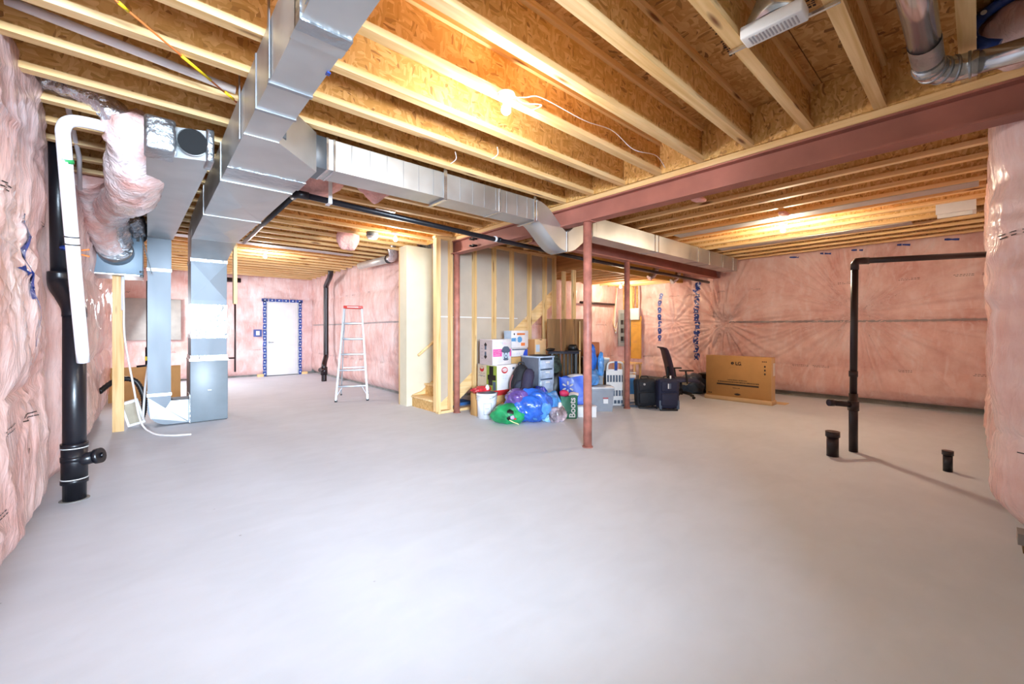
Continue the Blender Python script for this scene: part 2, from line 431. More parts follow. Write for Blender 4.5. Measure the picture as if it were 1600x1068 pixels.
def ijoist(length, axis, name='joist', h=ZD - ZJ):
    """I-joist: strand board web with lumber flanges as sub-parts; origin at its underside"""
    L = length
    if axis == 'X':
        w = B((0, -.006, .038), (L, .006, h - .038)).build(name, M['osb_web'], ceil_)
        B((0, -.032, 0), (L, .032, .038)).build('bottom_flange', M['lumX'], w, local=True)
        B((0, -.032, h - .038), (L, .032, h - .001)).build('top_flange', M['lumX'], w, local=True)
    else:
        w = B((-.006, 0, .038), (.006, L, h - .038)).build(name, M['osb_web'], ceil_)
        B((-.032, 0, 0), (.032, L, .038)).build('bottom_flange', M['lumY'], w, local=True)
        B((-.032, 0, h - .038), (.032, L, h - .001)).build('top_flange', M['lumY'], w, local=True)
    return w
JX0, JX1 = -0.6, 3.62
ja = ijoist(JX1 - JX0, 'X'); k = 0
y = 0.04 - 3 * 0.389
while y < 13.2:
    if k == 0: ja.location = (JX0, y, ZJ)
    else: piece(ja, (JX0, y, ZJ), ceil_)
    y += 0.389; k += 1
jb = ijoist(3.76 + 0.05, 'Y'); k = 0
x = 4.10
while x < 9.4:
    if k == 0: jb.location = (x, -0.05, ZJ)
    else: piece(jb, (x, -0.05, ZJ), ceil_)
    x += 0.392; k += 1
jc = ijoist(1.55, 'Y'); k = 0       # between the second beam and the stair
x = 3.98
while x < 9.5:
    o = jc if k == 0 else piece(jc, (0, 0, 0), ceil_)
    o.location = (x, 3.93, ZJ); k += 1
    x += 0.392
# rim boards standing on the plate over the steel, between the joist ends
blk = B((-.012, .012, 0), (.012, .377, ZD - ZJ - .002)).build('rim_board', M['osb_web'], ceil_)
y = 0.04 - 3 * 0.389; k = 0
while y < 5.9:
    o = blk if k == 0 else piece(blk, (0, 0, 0), ceil_)
    o.location = (3.60, y, ZJ); y += 0.389; k += 1
# grade stamps printed on the deck
def stamp(cx, cy, w=0.42, d=0.06, rz=0.0, n=16):
    mb = MB(); rnd = random.Random(int(cx * 100 + cy * 7)); x = -w / 2
    c, s = math.cos(rz), math.sin(rz)
    while x < w / 2:
        bw = rnd.uniform(0.006, 0.022); 
        for q in range(3):
            if rnd.random() < 0.72:
                a0 = -d / 2 + q * d / 3; a1 = a0 + d / 3 * rnd.uniform(0.5, 0.9)
                P = [(x, a0), (x + bw, a0), (x + bw, a1), (x, a1)]
                mb.quad(*[(cx + p[0] * c - p[1] * s, cy + p[0] * s + p[1] * c, ZD - 0.0012) for p in P])
        x += bw + rnd.uniform(0.004, 0.012)
    return mb.build('grade_stamp', M['stampink'], ceil_)
for sx_, sy_ in [(2.52, .60), (2.75, .23), (2.62, 1.02), (2.20, .98), (2.65, 1.40), (1.9, 1.4), (3.0, 1.75), (1.15, 1.38)]:
    stamp(sx_, sy_, 0.34, 0.06, 0.06)

# ---------------------------------------------------------------- insulated walls
class Insul:
    """an insulated, poly covered wall: path gives plan point and outward normal at s"""
    def __init__(w, path, s0, s1, z0, z1, seams, bulge, seed, pinch=(), recess=(), base=None, tuck=0.10, crease=0.016, rmul=1.0):
        w.path, w.s0, w.s1, w.z0, w.z1 = path, s0, s1, z0, z1
        w.seams = [z0] + list(seams) + [z1]; w.B = bulge; w.seed = seed; w.pinch = pinch; w.recess = recess; w.base = base; w.tuck = tuck; w.cr = crease; w.rmul = rmul
    def D(w, s, z):
        s = np.asarray(s, float); z = np.asarray(z, float); sd = w.seed
        prof = np.zeros_like(s + z)
        zw = z + 0.02 * (vn(s * 1.3, z * 0 + 1, sd) - .5)
        for a, b in zip(w.seams[:-1], w.seams[1:]):
            t = np.clip((zw - a) / (b - a), 0, 1)
            prof = np.maximum(prof, np.where((zw >= a) & (zw <= b), np.clip(4 * t * (1 - t), 0, 1) ** 0.45, 0))
        lo = np.clip((z - w.z0) / 0.16, 0, 1) ** 0.5; hi = np.clip((w.z1 - z) / 0.16, 0, 1) ** 0.5
        env = lo * hi
        B = w.B(s) if callable(w.B) else w.B
        d = B * (0.72 + 0.28 * prof) * (1 - w.tuck * 0 + 0) * env
        d = d + 0.055 * (vn(s * 0.9, z * 0.5, sd + 1) - .5) * env
        d = d + 0.030 * (vn(s * 3.1, z * 1.6, sd + 2) - .5) * env
        a = vn(s * 0.8, z * 0.9, sd + 9)
        d = d + w.cr * np.clip(ridge(s * 7 + 2.5 * vn(s * 2, z * 2, sd + 5), z * 1.2, sd + 3) - .55, 0, 1) * 2.0 * env * (0.3 + a)
        d = d + w.cr * 0.8 * np.clip(ridge(s * 2.0 + z * 2, z * 5 - s, sd + 4) - .62, 0, 1) * 2.0 * env
        for (ps, pz, Rr, A, kk) in w.pinch:
            ds = s - ps; dz = z - pz; r = np.sqrt(ds * ds + dz * dz) + 1e-4; th = np.arctan2(dz, ds)
            sp = ridge(th * kk / 2.0 + 3 * vn(r * 2, th, sd + 6) * 0.35, r * 0.6, sd + 7)
            d = d + A * (np.clip(sp - .35, 0, 1) * 1.6 - 0.35) * np.exp(-(r / Rr) ** 1.3) * np.clip(r / 0.10, 0, 1) * env
            d = d - A * 1.0 * np.exp(-(r / (Rr * 0.28)) ** 1.2) * env
        for (rs, rw, ra) in w.recess:
            d = d * (1 - ra * np.exp(-((s - rs) / rw) ** 2))
        return d
    def pt(w, s, z, off=0.0):
        x, y, nx, ny = w.path(np.asarray(s, float)); d = w.D(s, z) + off
        if w.base is not None: d = d + w.base(np.asarray(s, float))
        return x + nx * d, y + ny * d, np.asarray(z, float) + 0 * x
    def mesh(w, step, parent):
        ns = int((w.s1 - w.s0) / step) + 1; nz = int((w.z1 - w.z0) / step) + 1
        s = np.linspace(w.s0, w.s1, ns); z = np.linspace(w.z0, w.z1, nz)
        Sg, Zg = np.meshgrid(s, z, indexing='ij')
        X, Y, Z = w.pt(Sg.ravel(), Zg.ravel())
        co = np.stack([X, Y, Z], 1)
        i = np.arange(ns - 1)[:, None] * nz + np.arange(nz - 1)[None, :]
        F = np.stack([i, i + nz, i + nz + 1, i + 1], -1).reshape(-1, 4)
        me = bpy.data.meshes.new('insulation_blanket')
        me.vertices.add(len(co)); me.vertices.foreach_set('co', co.astype(np.float32).ravel())
        me.loops.add(F.size); me.loops.foreach_set('vertex_index', F.astype(np.int32).ravel())
        me.polygons.add(len(F)); me.polygons.foreach_set('loop_start', np.arange(0, F.size, 4, dtype=np.int32))
        me.update(calc_edges=True); me.validate()
        me.polygons.foreach_set('use_smooth', [True] * len(F))
        me.materials.append(M['pink'])
        o = bpy.data.objects.new('insulation_blanket', me); C.objects.link(o); o.parent = parent
        return o
    def strip(w, pts, width, m, parent, name, off=0.006, step=0.04, dots=False):
        """a ribbon lying on the surface through (s,z) points"""
        Q = []
        for a, b in zip(pts[:-1], pts[1:]):
            L = math.hypot(b[0] - a[0], b[1] - a[1]); n = max(1, int(L / step))
            for i in range(n): Q.append((a[0] + (b[0] - a[0]) * i / n, a[1] + (b[1] - a[1]) * i / n))
        Q.append(pts[-1]); vs = []; fs = []
        for i, (s, z) in enumerate(Q):
            p = Q[max(i - 1, 0)]; q = Q[min(i + 1, len(Q) - 1)]
            ds, dz = q[0] - p[0], q[1] - p[1]; l = math.hypot(ds, dz) or 1; ns, nz = -dz / l, ds / l
            wd = width / 2 * (1 + 0.25 * math.sin(i * 2.3 + s))
            for t in (-1, 0, 1):
                x, y, zz = w.pt(s + ns * wd * t, z + nz * wd * t, off); vs.append((float(x), float(y), float(zz)))
        for i in range(len(Q) - 1):
            for t in (0, 1): fs.append((i * 3 + t, i * 3 + t + 1, i * 3 + t + 4, i * 3 + t + 3))
        mb = MB().add(vs, fs, 0, True)
        if dots:
            for i in range(1, len(Q) - 1, 2):
                s, z = Q[i]; r = width * 0.13; ring = []
                for k_ in range(8):
                    x, y, zz = w.pt(s + r * math.cos(k_ * PI / 4), z + r * math.sin(k_ * PI / 4), off + 0.003); ring.append((float(x), float(y), float(zz)))
                mb.add(ring, [tuple(range(8))], 1)
            return mb.build(name, [m, M['tdot']], parent, fix=False)
        return mb.build(name, m, parent, fix=False)
    def printed(w, z, sa, sb, parent, rnd, gap=0.5, dz=0.0):
        """a dashed line of print on the sheet"""
        mb = MB(); s = sa
        while s < sb:
            L = rnd.uniform(0.12, 0.3)
            if rnd.random() < 0.75:
                for row in (0, -0.022):
                    t = s
                    while t < s + L:
                        l2 = rnd.uniform(0.012, 0.035); h = 0.006
                        P = []
                        for (u, v) in ((t, z + row), (t + l2, z + row), (t + l2, z + row + h), (t, z + row + h)):
                            x, y, zz = w.pt(u, v + dz * (u - sa), 0.004); P.append((float(x), float(y), float(zz)))
                        mb.quad(*P); t += l2 + 0.010
            s += L + rnd.uniform(0.02, gap)
        if mb.v: mb.build('printed_line', M['print'], parent, fix=False)

def line_path(x0, y0, dx, dy, nx, ny):
    return lambda s: (x0 + dx * s, y0 + dy * s, nx + 0 * s, ny + 0 * s)
rnd = random.Random(5)

# left wall (x = -0.66), s = y
wl = struct(MB().box((-1.0, -1.25, 0), (-0.72, 13.6, 3.05)).build('wall_left', M['concrete']))
left = Insul(line_path(-0.68, 0, 0, 1, 1, 0), 1.6, 13.3, 0.02, 3.0, [0.95, 1.9],
             lambda s: np.where(s < 4.7, 0.15, 0.20) + 0 * s, 1,
             pinch=[(3.6, 1.75, .5, .035, 9), (4.1, 2.45, .4, .03, 8), (3.75, 0.95, .5, .03, 9)],
             recess=[(4.78, 0.26, 0.75), (9.6, 0.4, 0.4)], crease=0.030)
left.mesh(0.03, wl)
left.printed(0.80, 2.2, 4.4, wl, rnd); left.printed(2.02, 2.6, 4.3, wl, rnd); left.printed(0.42, 2.4, 3.5, wl, rnd)
for p in [[(3.56, 1.95), (3.66, 1.80), (3.60, 1.62), (3.63, 1.48)], [(3.50, 1.62), (3.60, 1.66)]]:
    left.strip(p, 0.05, M['tape'], wl, 'sheathing_tape', dots=True)
left.strip([(3.62, 0.62), (3.66, 0.52)], 0.012, M['print'], wl, 'marker_stroke')
left.strip([(3.64, 1.55), (3.72, 1.2)], 0.012, M['tape'], wl, 'marker_stroke')

# far wall (y = 13.35), s = x
wf = struct(MB().box((-0.8, 13.45, 0), (4.0, 13.7, 3.05)).build('wall_far', M['concrete']))
far = Insul(line_path(0, 13.42, 1, 0, 0, -1), -0.6, 3.76, 0.05, 3.0, [0.75, 1.55, 2.2], 0.11, 2,
            pinch=[(2.9, 2.45, .5, .03, 9), (1.2, 1.9, .5, .02, 7)])
far.mesh(0.05, wf)
for zz in (0.75, 2.2): far.printed(zz, -0.5, 3.6, wf, rnd, 1.0)
# middle wall (x = 3.75) beside the ladder, s = y
wm = struct(MB().box((3.86, 6.75, 0), (4.1, 13.6, 3.05)).build('wall_middle', M['concrete']))
mid = Insul(line_path(3.84, 0, 0, 1, -1, 0), 6.75, 13.35, 0.05, 3.0, [0.62, 1.44, 2.15], 0.11, 3,
            pinch=[(7.3, 2.5, .6, .07, 15), (7.7, 1.5, .6, .04, 7), (7.2, .9, .8, .04, 8)], crease=0.012)
mid.mesh(0.04, wm)
for zz in (0.62, 2.15): mid.printed(zz, 7.0, 13.0, wm, rnd, 1.0)
sm = mat('seam_grey', 'a59a98', 0.6)
mid.strip([(6.8, 1.46), (8.4, 1.46), (10, 1.44), (13.2, 1.44)], 0.03, sm, wm, 'strapping_seam', off=0.012)
# back wall behind the stair (y = 6.62), s = x
wb = struct(MB().box((3.9, 6.72, 0), (10.2, 7.0, 3.05)).build('wall_back', M['concrete']))
back = Insul(line_path(0, 6.70, 1, 0, 0, -1), 3.9, 9.8, 0.05, 2.9, [0.62, 1.44, 2.0], 0.10, 4, pinch=[(7.0, 1.2, .5, .02, 7)])
back.mesh(0.05, wb)
for zz in (0.62, 1.44): back.printed(zz, 4.0, 9.6, wb, rnd, .8)
# right wall: x = 9.5, stepping back to 9.8 past the beam pocket, s = y
wr = struct(MB().box((9.92, -0.4, 0), (10.2, 6.9, 3.05)).box((9.62, -0.4, 0), (9.92, 3.9, 3.05)).build('wall_right', M['concrete']))
right = Insul(line_path(9.86, 0, 0, 1, -1, 0), -0.3, 6.75, 0.09, 2.98, [0.62, 1.44, 2.15], 0.12, 5,
              pinch=[(1.45, 1.62, 1.3, .11, 34), (3.72, 1.45, .9, .11, 24), (4.55, 2.2, .4, .05, 9), (5.0, 1.5, .7, .06, 13), (4.2, 0.1, .9, .09, 18)],
              base=lambda s: 0.30 / (1 + np.exp((s - 4.0) / 0.045)), crease=0.014)
right.mesh(0.022, wr)
for zz in (0.62, 2.15): right.printed(zz, -0.2, 6.5, wr, rnd, .7)
right.strip([(-0.2, 1.46), (1.0, 1.45), (2.2, 1.46), (3.6, 1.47)], 0.035, sm, wr, 'strapping_seam', off=0.014)
right.strip([(1.45, 1.57), (1.46, 1.67)], 0.02, M['print'], wr, 'pinch_slit', off=0.05)
for sy, z0_, z1_ in [(4.42, 2.42, 0.62)]:
    zz = z0_
    while zz > z1_:
        right.strip([(sy + 0.012 * math.sin(zz * 7), zz), (sy + 0.012 * math.sin(zz * 7 + 1), zz - 0.17)], 0.12, M['tape'], wr, 'sheathing_tape', dots=True); zz -= 0.185
zz = 2.22
while zz > 1.15:
    right.strip([(5.36 - 0.05 * (zz > 2.1), zz), (5.36, zz - 0.15)], 0.09, M['tape'], wr, 'sheathing_tape', dots=True); zz -= 0.175
right.strip([(4.55, 2.25), (4.45, 2.2), (4.35, 2.42)], 0.06, M['tape'], wr, 'sheathing_tape', dots=True)
for s_ in (0.2, 0.75, 1.35, 1.8, 2.3):
    right.strip([(s_, 2.70), (s_ + 0.16, 2.72)], 0.03, M['tape'], wr, 'sheathing_tape')

# front block: a foundation return whose corner stands close to the camera
def block_path(s):
    s = np.asarray(s, float); r = 0.13; q = PI / 2 * r
    # s<0: along the face x=3.86 (running from y<0 up to the corner); then round; then along y=-0.2
    x0, yc = 3.88, -0.20
    a = np.clip(s / q, 0, 1) * PI / 2
    x = np.where(s < 0, x0, x0 + r * (1 - np.cos(a))); y = np.where(s < 0, yc - r + s, yc - r + r * np.sin(a))
    x = x + np.where(s > q, s - q, 0)
    return x, y, -np.cos(a), np.sin(a)
wk = struct(MB().box((3.93, -1.6, 0), (10.2, -0.24, 3.05)).build('wall_front', M['concrete']))
front = Insul(block_path, -1.2, 5.8, 0.11, 3.0, [0.66, 1.42, 2.2], 0.13, 8, pinch=[(-0.12, 1.85, .35, .03, 9), (-0.2, 1.5, .3, .03, 7)], crease=0.02)
front.mesh(0.025, wk)
front.printed(2.02, -0.5, 0.05, wk, rnd, 0.05, -0.25); front.printed(0.60, -0.6, 0.1, wk, rnd, 0.04); front.printed(1.36, -0.6, 0.0, wk, rnd, .1)
front.strip([(-0.7, 1.44), (-0.02, 1.43)], 0.03, sm, wk, 'strapping_seam', off=0.012)
front.strip([(-0.16, 1.93), (-0.07, 1.95)], 0.06, M['tape'], wk, 'sheathing_tape', dots=True)
front.strip([(-0.6, 2.5), (-0.2, 2.50), (-0.02, 2.53), (0.03, 2.62), (-0.02, 2.75)], 0.06, M['tape'], wk, 'sheathing_tape', dots=True)
B((3.82, -1.5, 0.0), (3.93, -0.17, 0.05)).build('sill_plate', wood('weathered_plank', '8a6844', '5d432a', 'Y'), wk)
B((3.80, -1.5, 0.05), (3.92, -0.15, 0.115)).build('foam_strip', mat('grey_foam', '8a8684', 0.8), wk)
# unseen wall stub added behind the camera to cut the daylight edge
struct(MB().box((1.0, -0.62, 0), (3.95, -0.45, 3.05)).build('wall_light_blocker', M['concrete']))
B((-0.72, -1.0, 0), (1.0, -0.85, 0.72)).build('low_light_blocker', M['concrete'], bpy.data.objects['wall_light_blocker'])  # low unseen wall added to keep daylight off the near floor

# ---------------------------------------------------------------- steel beams and columns
def ibeam_y(x, y0, y1, z0, z1, w=0.14, t=0.014):
    return MB().box((x - w / 2, y0, z0), (x + w / 2, y1, z0 + t)).box((x - w / 2, y0, z1 - t), (x + w / 2, y1, z1)).box((x - t / 2, y0, z0 + t), (x + t / 2, y1, z1 - t))
bt = thing('steel_beam', 'long red oxide steel beam running from the foreground insulation to the stair column', 'beam', (3.69, 2.8, 2.5))
ibeam_y(3.69, -0.2, 5.66, 2.50, 2.70).build('beam_section', M['steel'], bt)
B((3.61, -0.2, 2.70), (3.77, 5.66, 2.748)).build('wood_plate', M['lumY'], bt)
mb = MB()
for yy in (4.95, 5.02):
    for zz in (2.55, 2.65): mb.cyl((3.60, yy, zz), (3.70, yy, zz), 0.014, n=8)
mb.build('bolt', M['black'], bt)
B2Y = 3.86
b2 = thing('steel_beam', 'second dark red steel beam crossing under the long rectangular duct to the right wall', 'beam', (6.6, B2Y, 2.44))
MB().box((3.77, B2Y - .07, 2.43), (9.62, B2Y + .07, 2.444)).box((3.77, B2Y - .07, 2.66), (9.62, B2Y + .07, 2.674)).box((3.77, B2Y - .006, 2.444), (9.62, B2Y + .006, 2.66)).build('beam_section', M['steel'], b2)
B((3.77, B2Y - .07, 2.674), (9.62, B2Y + .07, 2.748)).build('wood_plate', M['lumX'], b2)
def column(x, y, ztop, r, label):
    t = thing('steel_column', label, 'column', (x, y, 0), group=None)
    MB().cyl((x, y, 0.008), (x, y, ztop - 0.01), r, n=20).build('shaft', M['steelcol'], t)
    B((x - .07, y - .07, ztop - .01), (x + .07, y + .07, ztop)).build('cap_plate', M['steel'], t)
    MB().cyl((x, y, 0), (x, y, 0.012), r * 1.25, n=20).build('base_collar', M['steel'], t)
column(3.67, 2.88, 2.50, 0.047, 'nearest red steel column, standing alone in front of the pile of bags')
column(3.66, 5.44, 2.50, 0.047, 'red steel column against the open stud wall at the foot of the stair')
column(5.96, B2Y, 2.43, 0.045, 'red steel column between the white slatted panel and the black suitcase')

# ---------------------------------------------------------------- stair, stud wall
SY = 5.52       # near face of the stud wall
ws = bpy.data.objects.new('wall_stair', None); C.objects.link(ws); struct(ws)
st0 = B((0, 0, .038), (.038, .089, 2.71)).build('stud', M['lumZ'], ws)
xs = [3.335, 3.60, 4.07, 4.49, 4.90, 5.34, 5.75, 6.02]
for i, x in enumerate(xs):
    o = st0 if i == 0 else piece(st0, (0, 0, 0), ws)
    o.location = (x, SY, 0)
B((3.375, SY, .0), (3.415, SY + .089, 2.71)).build('stud', M['lumZ'], ws)
B((3.42, SY, 0), (6.06, SY + .089, .038)).build('bottom_plate', M['lumX'], ws)
B((3.32, SY, 2.71), (6.06, SY + .089, 2.75)).build('top_plate', M['lumX'], ws)
def sz(x): return 0.36 + 0.76 * (x - 3.76)          # top edge of the stair side
poly = [(3.42, 0.12), (3.76, 0.36), (6.06, sz(6.06)), (6.06, 2.74), (3.42, 2.74)]
MB().prism(poly, 1, SY + .09, SY + .102).build('drywall_panel', M['dryback'], ws)
mb = MB()
mb.box((3.42, SY + .086, 1.50), (5.1, SY + .0895, 1.515))
mb.build('drywall_seam', M['white'], ws)
# cream drywall on the far side of the stair and its end
MB().box((3.33, 6.45, 0), (3.95, 6.463, 2.74)).build('drywall_panel', M['dry'], ws)
MB().box((3.318, 6.45, 0), (3.33, 6.70, 2.74)).build('drywall_panel', M['dry'], ws)
MB().prism([(3.95, sz(3.95) - .3), (6.1, sz(6.1) - .3), (6.1, 2.74), (3.95, 2.74)], 1, 6.45, 6.463).build('drywall_panel', M['dry'], ws)
B((3.32, 6.70, 0), (3.41, 6.742, 2.74)).build('stud', M['lumZ'], ws)

sc = thing('staircase', 'pale wooden basement stair rising behind the open stud wall', 'staircase', (3.4, 6.0, 0))
for yy in (SY + .115, 6.405):
    P = [(3.50, 0.0), (3.62, 0.0), (6.10, sz(6.10) - .31), (6.10, sz(6.10)), (3.60, sz(3.60)), (3.42, .19), (3.42, 0)]
    MB().prism(P, 1, yy, yy + .04).build('stringer', M['lumX'], sc)
for i in range(11):
    x = 3.40 + i * .25; z = .185 * (i + 1)
    B((x + .002, SY + .157, z - .19), (x + .02, 6.403, z - .03)).build('riser', M['plyX'], sc)
    MB().bbox((x - .025, SY + .157, z - .03), (x + .27, 6.403, z), .008).build('tread', M['lumX'], sc)
hr = thing('handrail', 'short slanting wooden handrail on the cream stair wall', 'handrail', (3.6, 6.38, .9))
MB().tube([(3.50, 6.38, .86), (3.62, 6.38, .95), (5.4, 6.38, 2.30)], .022, 10).build('rail', M['lumX'], hr)
for x in (3.58, 4.5): MB().cyl((x, 6.38, .91 + (x - 3.58) * .755), (x, 6.448, .88 + (x - 3.58) * .755), .008, n=8).build('bracket', M['white'], hr)

# lowered ceiling beside the stair: trimmers, header, joists, studs
hd = thing('header_beam', 'golden laminated beam under the dark pipe, at the front of the lowered ceiling', 'beam', (6.1, 4.8, 2.44))
B((6.14, 4.76, 2.44), (9.8, 4.80, 2.74)).build('ply_board', M['lvl'], hd)
B((6.14, 4.802, 2.44), (9.8, 4.842, 2.74)).build('ply_board', M['lvl'], hd)
tr = thing('trimmer_beam', 'reddish brown laminated beam running back from the stair opening corner', 'beam', (6.1, 5.5, 2.44))
B((6.095, 4.76, 2.44), (6.135, 6.6, 2.74)).build('ply_board', M['lvlY'], tr)
lj = B((-.019, 0, 0), (.019, 1.74, .24)).build('joist', M['lumY'], ceil_)
k = 0; x = 6.4
while x < 9.75:
    o = lj if k == 0 else piece(lj, (0, 0, 0), ceil_)
    o.location = (x, 4.85, 2.455); x += .36; k += 1
st2 = B((0, 0, 0), (.089, .04, 2.44)).build('stud', M['lumZ'], ws)
for i, y in enumerate([5.36, 5.11, 5.9]):
    o = st2 if i == 0 else piece(st2, (0, 0, 0), ws)
    o.location = (6.07, y, 0)

# ---------------------------------------------------------------- door in the far wall
DY = 13.20
d1 = struct(MB().bbox((2.53, DY, .02), (3.33, DY + .04, 2.06), .004).build('door_1', M['white']))
for (x0, x1) in ((2.62, 2.89), (2.97, 3.24)):
    for (z0, z1) in ((.2, .78), (.9, 1.55), (1.66, 1.92)):
        mb = MB()
        mb.box((x0, DY - .004, z0), (x1, DY, z0 + .02)).box((x0, DY - .004, z1 - .02), (x1, DY, z1)).box((x0, DY - .004, z0 + .02), (x0 + .02, DY, z1 - .02)).box((x1 - .02, DY - .004, z0 + .02), (x1, DY, z1 - .02)).box((x0 + .045, DY - .006, z0 + .045), (x1 - .045, DY, z1 - .045))
        mb.build('door_panel', M['white'], d1)
MB().tube([(2.59, DY - .004, .95), (2.59, DY - .05, .95), (2.69, DY - .055, .95)], .012, 8).build('door_handle', M['metal_dk'], d1)
MB().cyl((2.59, DY, .95), (2.59, DY - .01, .95), .028).build('door_rose', M['metal_dk'], d1)
tm = struct(MB().box((2.46, DY - .01, 0), (2.52, DY + .14, 2.12)).box((3.34, DY - .01, 0), (3.40, DY + .14, 2.12)).box((2.52, DY - .01, 2.065), (3.34, DY + .14, 2.12)).build('trim_1', M['white']))
def tape_run(p, q, w, parent, axis='x', n=None, name='sheathing_tape'):
    """short overlapping strips of blue tape with white marks between two points, facing -Y"""
    L = math.hypot(q[0] - p[0], q[1] - p[1]); n = n or max(1, int(L / .16))
    for i in range(n):
        t0, t1 = i / n, (i + .92) / n
        a = (p[0] + (q[0] - p[0]) * t0, p[1] + (q[1] - p[1]) * t0); b_ = (p[0] + (q[0] - p[0]) * t1, p[1] + (q[1] - p[1]) * t1)
        nx, nz = -(q[1] - p[1]) / L * w / 2, (q[0] - p[0]) / L * w / 2
        j = .006 * math.sin(i * 2.1)
        mb = MB()
        y0 = DY - .022
        P = [(a[0] - nx + j, a[1] - nz), (b_[0] - nx - j, b_[1] - nz), (b_[0] + nx - j, b_[1] + nz), (a[0] + nx + j, a[1] + nz)]
        mb.prism(P, 1, y0, y0 + .004)
        cx, cz = (a[0] + b_[0]) / 2, (a[1] + b_[1]) / 2
        mb.prism([(cx + .018 * math.cos(k_ * PI / 3), cz + .018 * math.sin(k_ * PI / 3)) for k_ in range(6)], 1, y0 - .002, y0, 1)
        mb.build(name, [M['tape'], M['tdot']], parent)
tape_run((2.475, 0.0), (2.475, 2.14), .085, tm); tape_run((3.385, 0.0), (3.385, 2.14), .085, tm); tape_run((2.40, 2.13), (3.46, 2.13), .085, tm)
sw = thing('light_switch', 'white light switch plate framed in blue tape beside the far door', 'switch', (2.32, DY + .05, 1.2))
MB().bbox((2.27, DY - .01, 1.15), (2.36, DY + .01, 1.27), .004).build('plate', M['white'], sw)
B((2.305, DY - .02, 1.19), (2.325, DY - .01, 1.23)).build('toggle', M['white'], sw)
mb = MB(); mb.box((2.22, DY - .005, 1.11), (2.27, DY + .09, 1.31)).box((2.36, DY - .005, 1.11), (2.41, DY + .09, 1.31)).box((2.27, DY - .005, 1.27), (2.36, DY + .09, 1.31)).box((2.27, DY - .005, 1.11), (2.36, DY + .09, 1.15))
mb.build('tape_border', M['tape'], sw)
for i, (x0, x1) in enumerate([(2.30, 2.45), (3.42, 3.58)]):
    o = MB().bbox((x0, DY - .05, 0), (x1, DY + .04, .07), .005).build('wood_block', M['lumX'])
    tag(o, ['small wood offcut on the floor at the handle side of the far door', 'small wood offcut on the floor at the hinge side of the far door'][i], 'wood block', 'wood offcuts beside the far door')

# ---------------------------------------------------------------- ducts
def duct_y(mb, x0, x1, y0, y1, z0, z1): return mb.box((x0, y0, z0), (x1, y1, z1))
td = thing('trunk_duct', 'large rectangular galvanised trunk duct running overhead from the furnace toward the viewer', 'duct', (.5, 3, 2.45))
segs = [(-1.2, .6), (.6, 1.72), (1.72, 1.80), (1.80, 2.2), (2.2, 2.5), (2.5, 2.86)]
for i, (a, b_) in enumerate(segs):
    e = .006 if i == 2 else 0
    B((.43 - e, a, 2.455 - e), (.615 + e, b_ - .003, 2.735)).build('duct_section', M['metal'], td)
for yy in (.6, 2.2, 2.5): B((.425, yy - .012, 2.449), (.62, yy + .012, 2.738)).build('drive_cleat', M['metal_dk'], td)
B((.424, 1.66, 2.447), (.621, 1.73, 2.738)).build('foil_joint', M['foil'], td)
# widened box over the furnace, with cross breaks pressed in its underside
mb = MB()
P = [(.43, 2.86), (.615, 2.86), (.93, 3.20), (.93, 3.55), (.90, 6.55), (.43, 6.55)]
mb.prism(P, 2, 2.45, 2.735)
mb.build('duct_section', M['metal'], td)
mb = MB()
for (a, b_, c, d) in [((.43, 3.9), (.91, 3.9), (.91, 5.1), (.43, 5.1)), ((.43, 5.15), (.905, 5.15), (.90, 6.5), (.43, 6.5))]:
    m = ((a[0] + c[0]) / 2, (a[1] + c[1]) / 2, 2.425)
    q = [(*p, 2.449) for p in (a, b_, c, d)]
    mb.add(q + [m], [(0, 1, 4), (1, 2, 4), (2, 3, 4), (3, 0, 4)])
mb.build('cross_break', M['metal'], td, fix=False)
for yy in (3.86, 5.12): B((.425, yy - .015, 2.442), (.925, yy + .015, 2.738)).build('drive_cleat', M['metal'], td)
B((.428, 3.50, 2.444), (.94, 3.72, 2.452)).build('foil_joint', M['foil'], td)
for yy, xx in ((1.55, .424), (2.15, .424), (2.95, .424), (1.75, .622)):
    B((xx - .004, yy, 2.45), (xx + .001, yy + .03, 3.0)).build('hanger_strap', M['metal_dk'], td)
B((.606, 1.93, 2.449), (.622, 1.955, 2.456)).build('hanger_tab', M['tape'], td)

# plenum, foil wrapped and creased, above the furnace
pl = thing('furnace_plenum', 'tall foil taped sheet metal plenum standing on the grey furnace', 'plenum', (.66, 7.45, .85))
FX0, FX1, FY0, FY1 = .47, .885, 7.28, 7.85
mb = MB(); mb.add([(.43, 6.56, 2.45), (.90, 6.56, 2.45), (FX1, FY0, 2.30), (FX0, FY0, 2.30), (.43, 6.56, 2.74), (.90, 6.56, 2.74), (FX1, FY1, 2.74), (FX0, FY1, 2.74), (FX1, FY1, 2.30), (FX0, FY1, 2.30)],
                  [(0, 3, 2, 1), (0, 1, 5, 4), (4, 5, 6, 7), (1, 2, 8, 6, 5), (0, 4, 7, 9, 3), (2, 3, 9, 8), (9, 7, 6, 8)])
mb.build('transition', M['metal'], pl)
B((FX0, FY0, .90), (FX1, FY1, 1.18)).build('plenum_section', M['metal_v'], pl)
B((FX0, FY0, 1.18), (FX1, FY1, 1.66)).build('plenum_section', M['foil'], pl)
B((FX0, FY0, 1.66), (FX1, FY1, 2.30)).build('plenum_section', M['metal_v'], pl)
mb = MB(); q = [(FX0, FY0 - .001, 1.72), (FX1, FY0 - .001, 1.72), (FX1, FY0 - .001, 2.26), (FX0, FY0 - .001, 2.26), ((FX0 + FX1) / 2, FY0 - .03, 1.99)]
mb.add(q, [(0, 1, 4), (1, 2, 4), (2, 3, 4), (3, 0, 4)]); mb.build('cross_break', M['metal_v'], pl, fix=False)
